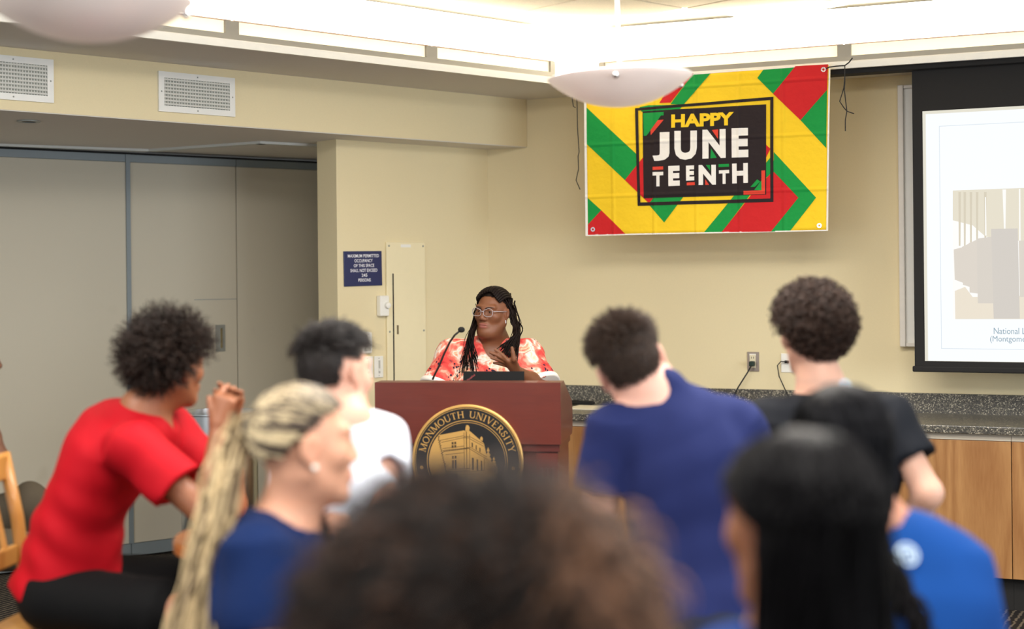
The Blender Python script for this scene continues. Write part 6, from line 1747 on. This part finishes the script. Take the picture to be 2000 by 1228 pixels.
def front_head():
    z = 1.45
    pel = P(930, 1950, z); waist = P(930, 1800, z); chest = P(930, 1650, z); nb = P(932, 1470, z)
    sR = P(1130, 1560, z); sL = P(735, 1560, z)
    p = Person('person nearest the camera, only a big head of wavy dark brown hair showing', (pel.x, pel.y))
    B = p.B
    hd = Head(P(935, 1262, z + .02), (.02, 1, -.05), (.0, .0, 1), 1.0)
    hd.add(B); neck(B, hd, nb, .05, .056)
    lat, fr, up = p.torso(B, pel, waist, chest, nb, sL, sR, .14, .12, .13, 1.45)
    eR = P(1230, 1850, z + .05); wR = P(1120, 1900, z + .25); eL = P(640, 1850, z + .05); wL = P(740, 1900, z + .25)
    p.arm(B, sR, eR, wR); p.arm(B, sL, eL, wL)
    for w_, e_ in ((wR, eR), (wL, eL)):
        u = unit(V3(w_) - V3(e_)); k_ = V3(w_) + u * .08; la = np.array([.03, 0, .01])
        hand(B, w_, (k_ - la, k_ + la), [k_ + u * .05 + la * (j - 1.5) * .7 for j in range(4)], (V3(w_) + u * .03 + np.array([0, 0, .03]), k_ + np.array([0, 0, .035])))
    p.lower(pel, fr, lat, fabric('dark_grey_trousers', (52, 54, 60)), m_shoe)
    p.finish_body(skin_color((150, 100, 74), hd, (150, 84, 78)), [head_box(hd)], .010)
    hd.eyes(p.root, p.base)
    G_ = Field(); p.torso(G_, pel, waist, chest, V3(nb) + np.array([0, 0, -.03]), sL, sR, .165, .145, .155, 1.38, .008)
    cuts = [p.sleeve(G_, sR, eR, .62, .066, .076), p.sleeve(G_, sL, eL, .62, .066, .076)]
    for c in cuts: p.hem_cut(G_, *c)
    nbv = V3(nb); hv = hd.w(0, -.01, -.07); G_.cap(nbv * .8 + hv * .2, hv, .064, .074, .008, None, True)
    p.cloth('shirt', G_, fabric('deep_blue_jersey', (14, 46, 104)), .010, cloth_noise(.0075, 81))
    mk = hairline(.5, .0, -.65)
    R, N, d = hd.scalp(3600, mk, 11)
    r = np.random.default_rng(16)
    side = np.abs(d[:, 0])
    dr = N * 1.0 + r.normal(0, .25, N.shape) + hd.X[None, :] * np.sign(d[:, :1]) * .45; dr /= np.linalg.norm(dr, axis=1, keepdims=True)
    L = r.uniform(.10, .18, len(R)) * (.40 + .75 * side)
    pl = simulate(R, dr, L / 22, 22, GR, .90, [hd.cran(.022)], .04, 5)
    pl = curl(pl, .010, 3.0, 8)
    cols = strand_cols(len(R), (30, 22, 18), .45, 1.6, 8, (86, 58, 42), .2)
    lt = (d[:, 0] > .35) & (r.uniform(0, 1, len(d)) < .55); cols[lt] = np.array(lin((118, 84, 62)))[None, :] * r.uniform(.6, 1.3, (lt.sum(), 1))  # right-hand strands lighter: rim glow put into the hair colour
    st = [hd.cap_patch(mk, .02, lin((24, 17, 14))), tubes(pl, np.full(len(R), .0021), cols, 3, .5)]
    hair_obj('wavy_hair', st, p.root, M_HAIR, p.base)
    stool(pel.x, pel.y, pel.z - .1125, 'oak stool under the person nearest the camera')
front_head()

def edge_person():
    z = 5.3
    pel = P(-120, 1060, z); waist = P(-115, 985, z); chest = P(-95, 880, z); nb = P(-75, 790, z)
    sR = P(-100, 830, z - .17); sL = P(-70, 825, z + .17)
    p = Person('person cut by the left frame edge, only an elbow and a trouser knee showing', (pel.x, pel.y))
    B = p.B
    hd = Head(P(-60, 705, z), (.8, .6, 0), (0, 0, 1), 1.0); hd.add(B); neck(B, hd, nb)
    lat, fr, up = p.torso(B, pel, waist, chest, nb, sL, sR, .14, .125, .14, 1.45)
    eR = P(-6, 898, z - .2); wR = P(-40, 800, z - .05); eL = P(-20, 900, z + .2); wL = P(0, 800, z + .1)
    wL = P(-40, 790, z + .1)
    p.arm(B, sR, eR, wR, (.05, .042, .042, .028)); p.arm(B, sL, eL, wL)
    for w_, e_ in ((wR, eR), (wL, eL)):
        u = unit(V3(w_) - V3(e_)); k_ = V3(w_) + u * .08; la = np.array([.0, .03, .01])
        hand(B, w_, (k_ - la, k_ + la), [k_ + u * .05 + la * (j - 1.5) * .7 for j in range(4)], (V3(w_) + u * .03 + np.array([-.03, 0, .0]), k_ + np.array([-.03, 0, .0])))
    # trousers: near thigh raised over the other, knee in view
    kn = V3(P(58, 985, z + .06)); f = Field(); hip = V3(pel)
    f.ell(hip, np.array([[0, 1, 0], [1, 0, 0], [0, 0, 1]], float), (.18, .15, .12), .04); f.cap(hip + np.array([0, .08, 0]), kn, .095, .075, .04)
    k2 = hip + np.array([.42, -.1, -.02]); f.cap(hip + np.array([0, -.09, 0]), k2, .09, .075, .04); f.half((0, 0, hip[2] - .100), (0, 0, -1)); f.cap(kn, kn + np.array([.06, .05, -.36]), .07, .055, .03); f.cap(k2, k2 + np.array([-.05, 0, -.4]), .07, .05, .03)
    p.cloth('trousers', f, fabric('olive_brown_trousers', (74, 66, 54)), .010, cloth_noise(.009, 91))
    for q in (kn + np.array([.06, .05, -.40]), k2 + np.array([-.05, 0, -.44])):
        g_ = Field(); g_.cap(q - np.array([.05, 0, 0]), q + np.array([.15, 0, 0]), .04, .034, .02); p.cloth('shoe', g_, m_shoe, .010)
    p.finish_body(skin_color((96, 62, 46), hd), [head_box(hd)], .009); hd.eyes(p.root, p.base)
    G_ = Field(); p.torso(G_, pel, waist, chest, nb, sL, sR, .165, .15, .16, 1.4, .008)
    for c in [p.sleeve(G_, sR, eR, .6, .07, .08), p.sleeve(G_, sL, eL, .6, .07, .08)]: p.hem_cut(G_, *c)
    nbv = V3(nb); hv = hd.w(0, -.01, -.07); G_.cap(nbv * .75 + hv * .25, hv, .066, .076, .008, None, True)
    p.cloth('t_shirt', G_, fabric('grey_tee', (120, 120, 124)), .010)
    mk = hairline(.5, .0, -.6); R, N, d = hd.scalp(700, mk, 3); pl = simulate(R, N, .002, 5, GR, .95)
    hair_obj('short_hair', [hd.cap_patch(mk, .006, lin((20, 16, 14))), tubes(pl, np.full(len(R), .0016), strand_cols(len(R), (26, 20, 18), .6, 1.4), 3)], p.root, M_HAIR, p.base)
    stool(pel.x, pel.y, pel.z - .1125, 'oak stool under the person cut by the left frame edge')
edge_person()
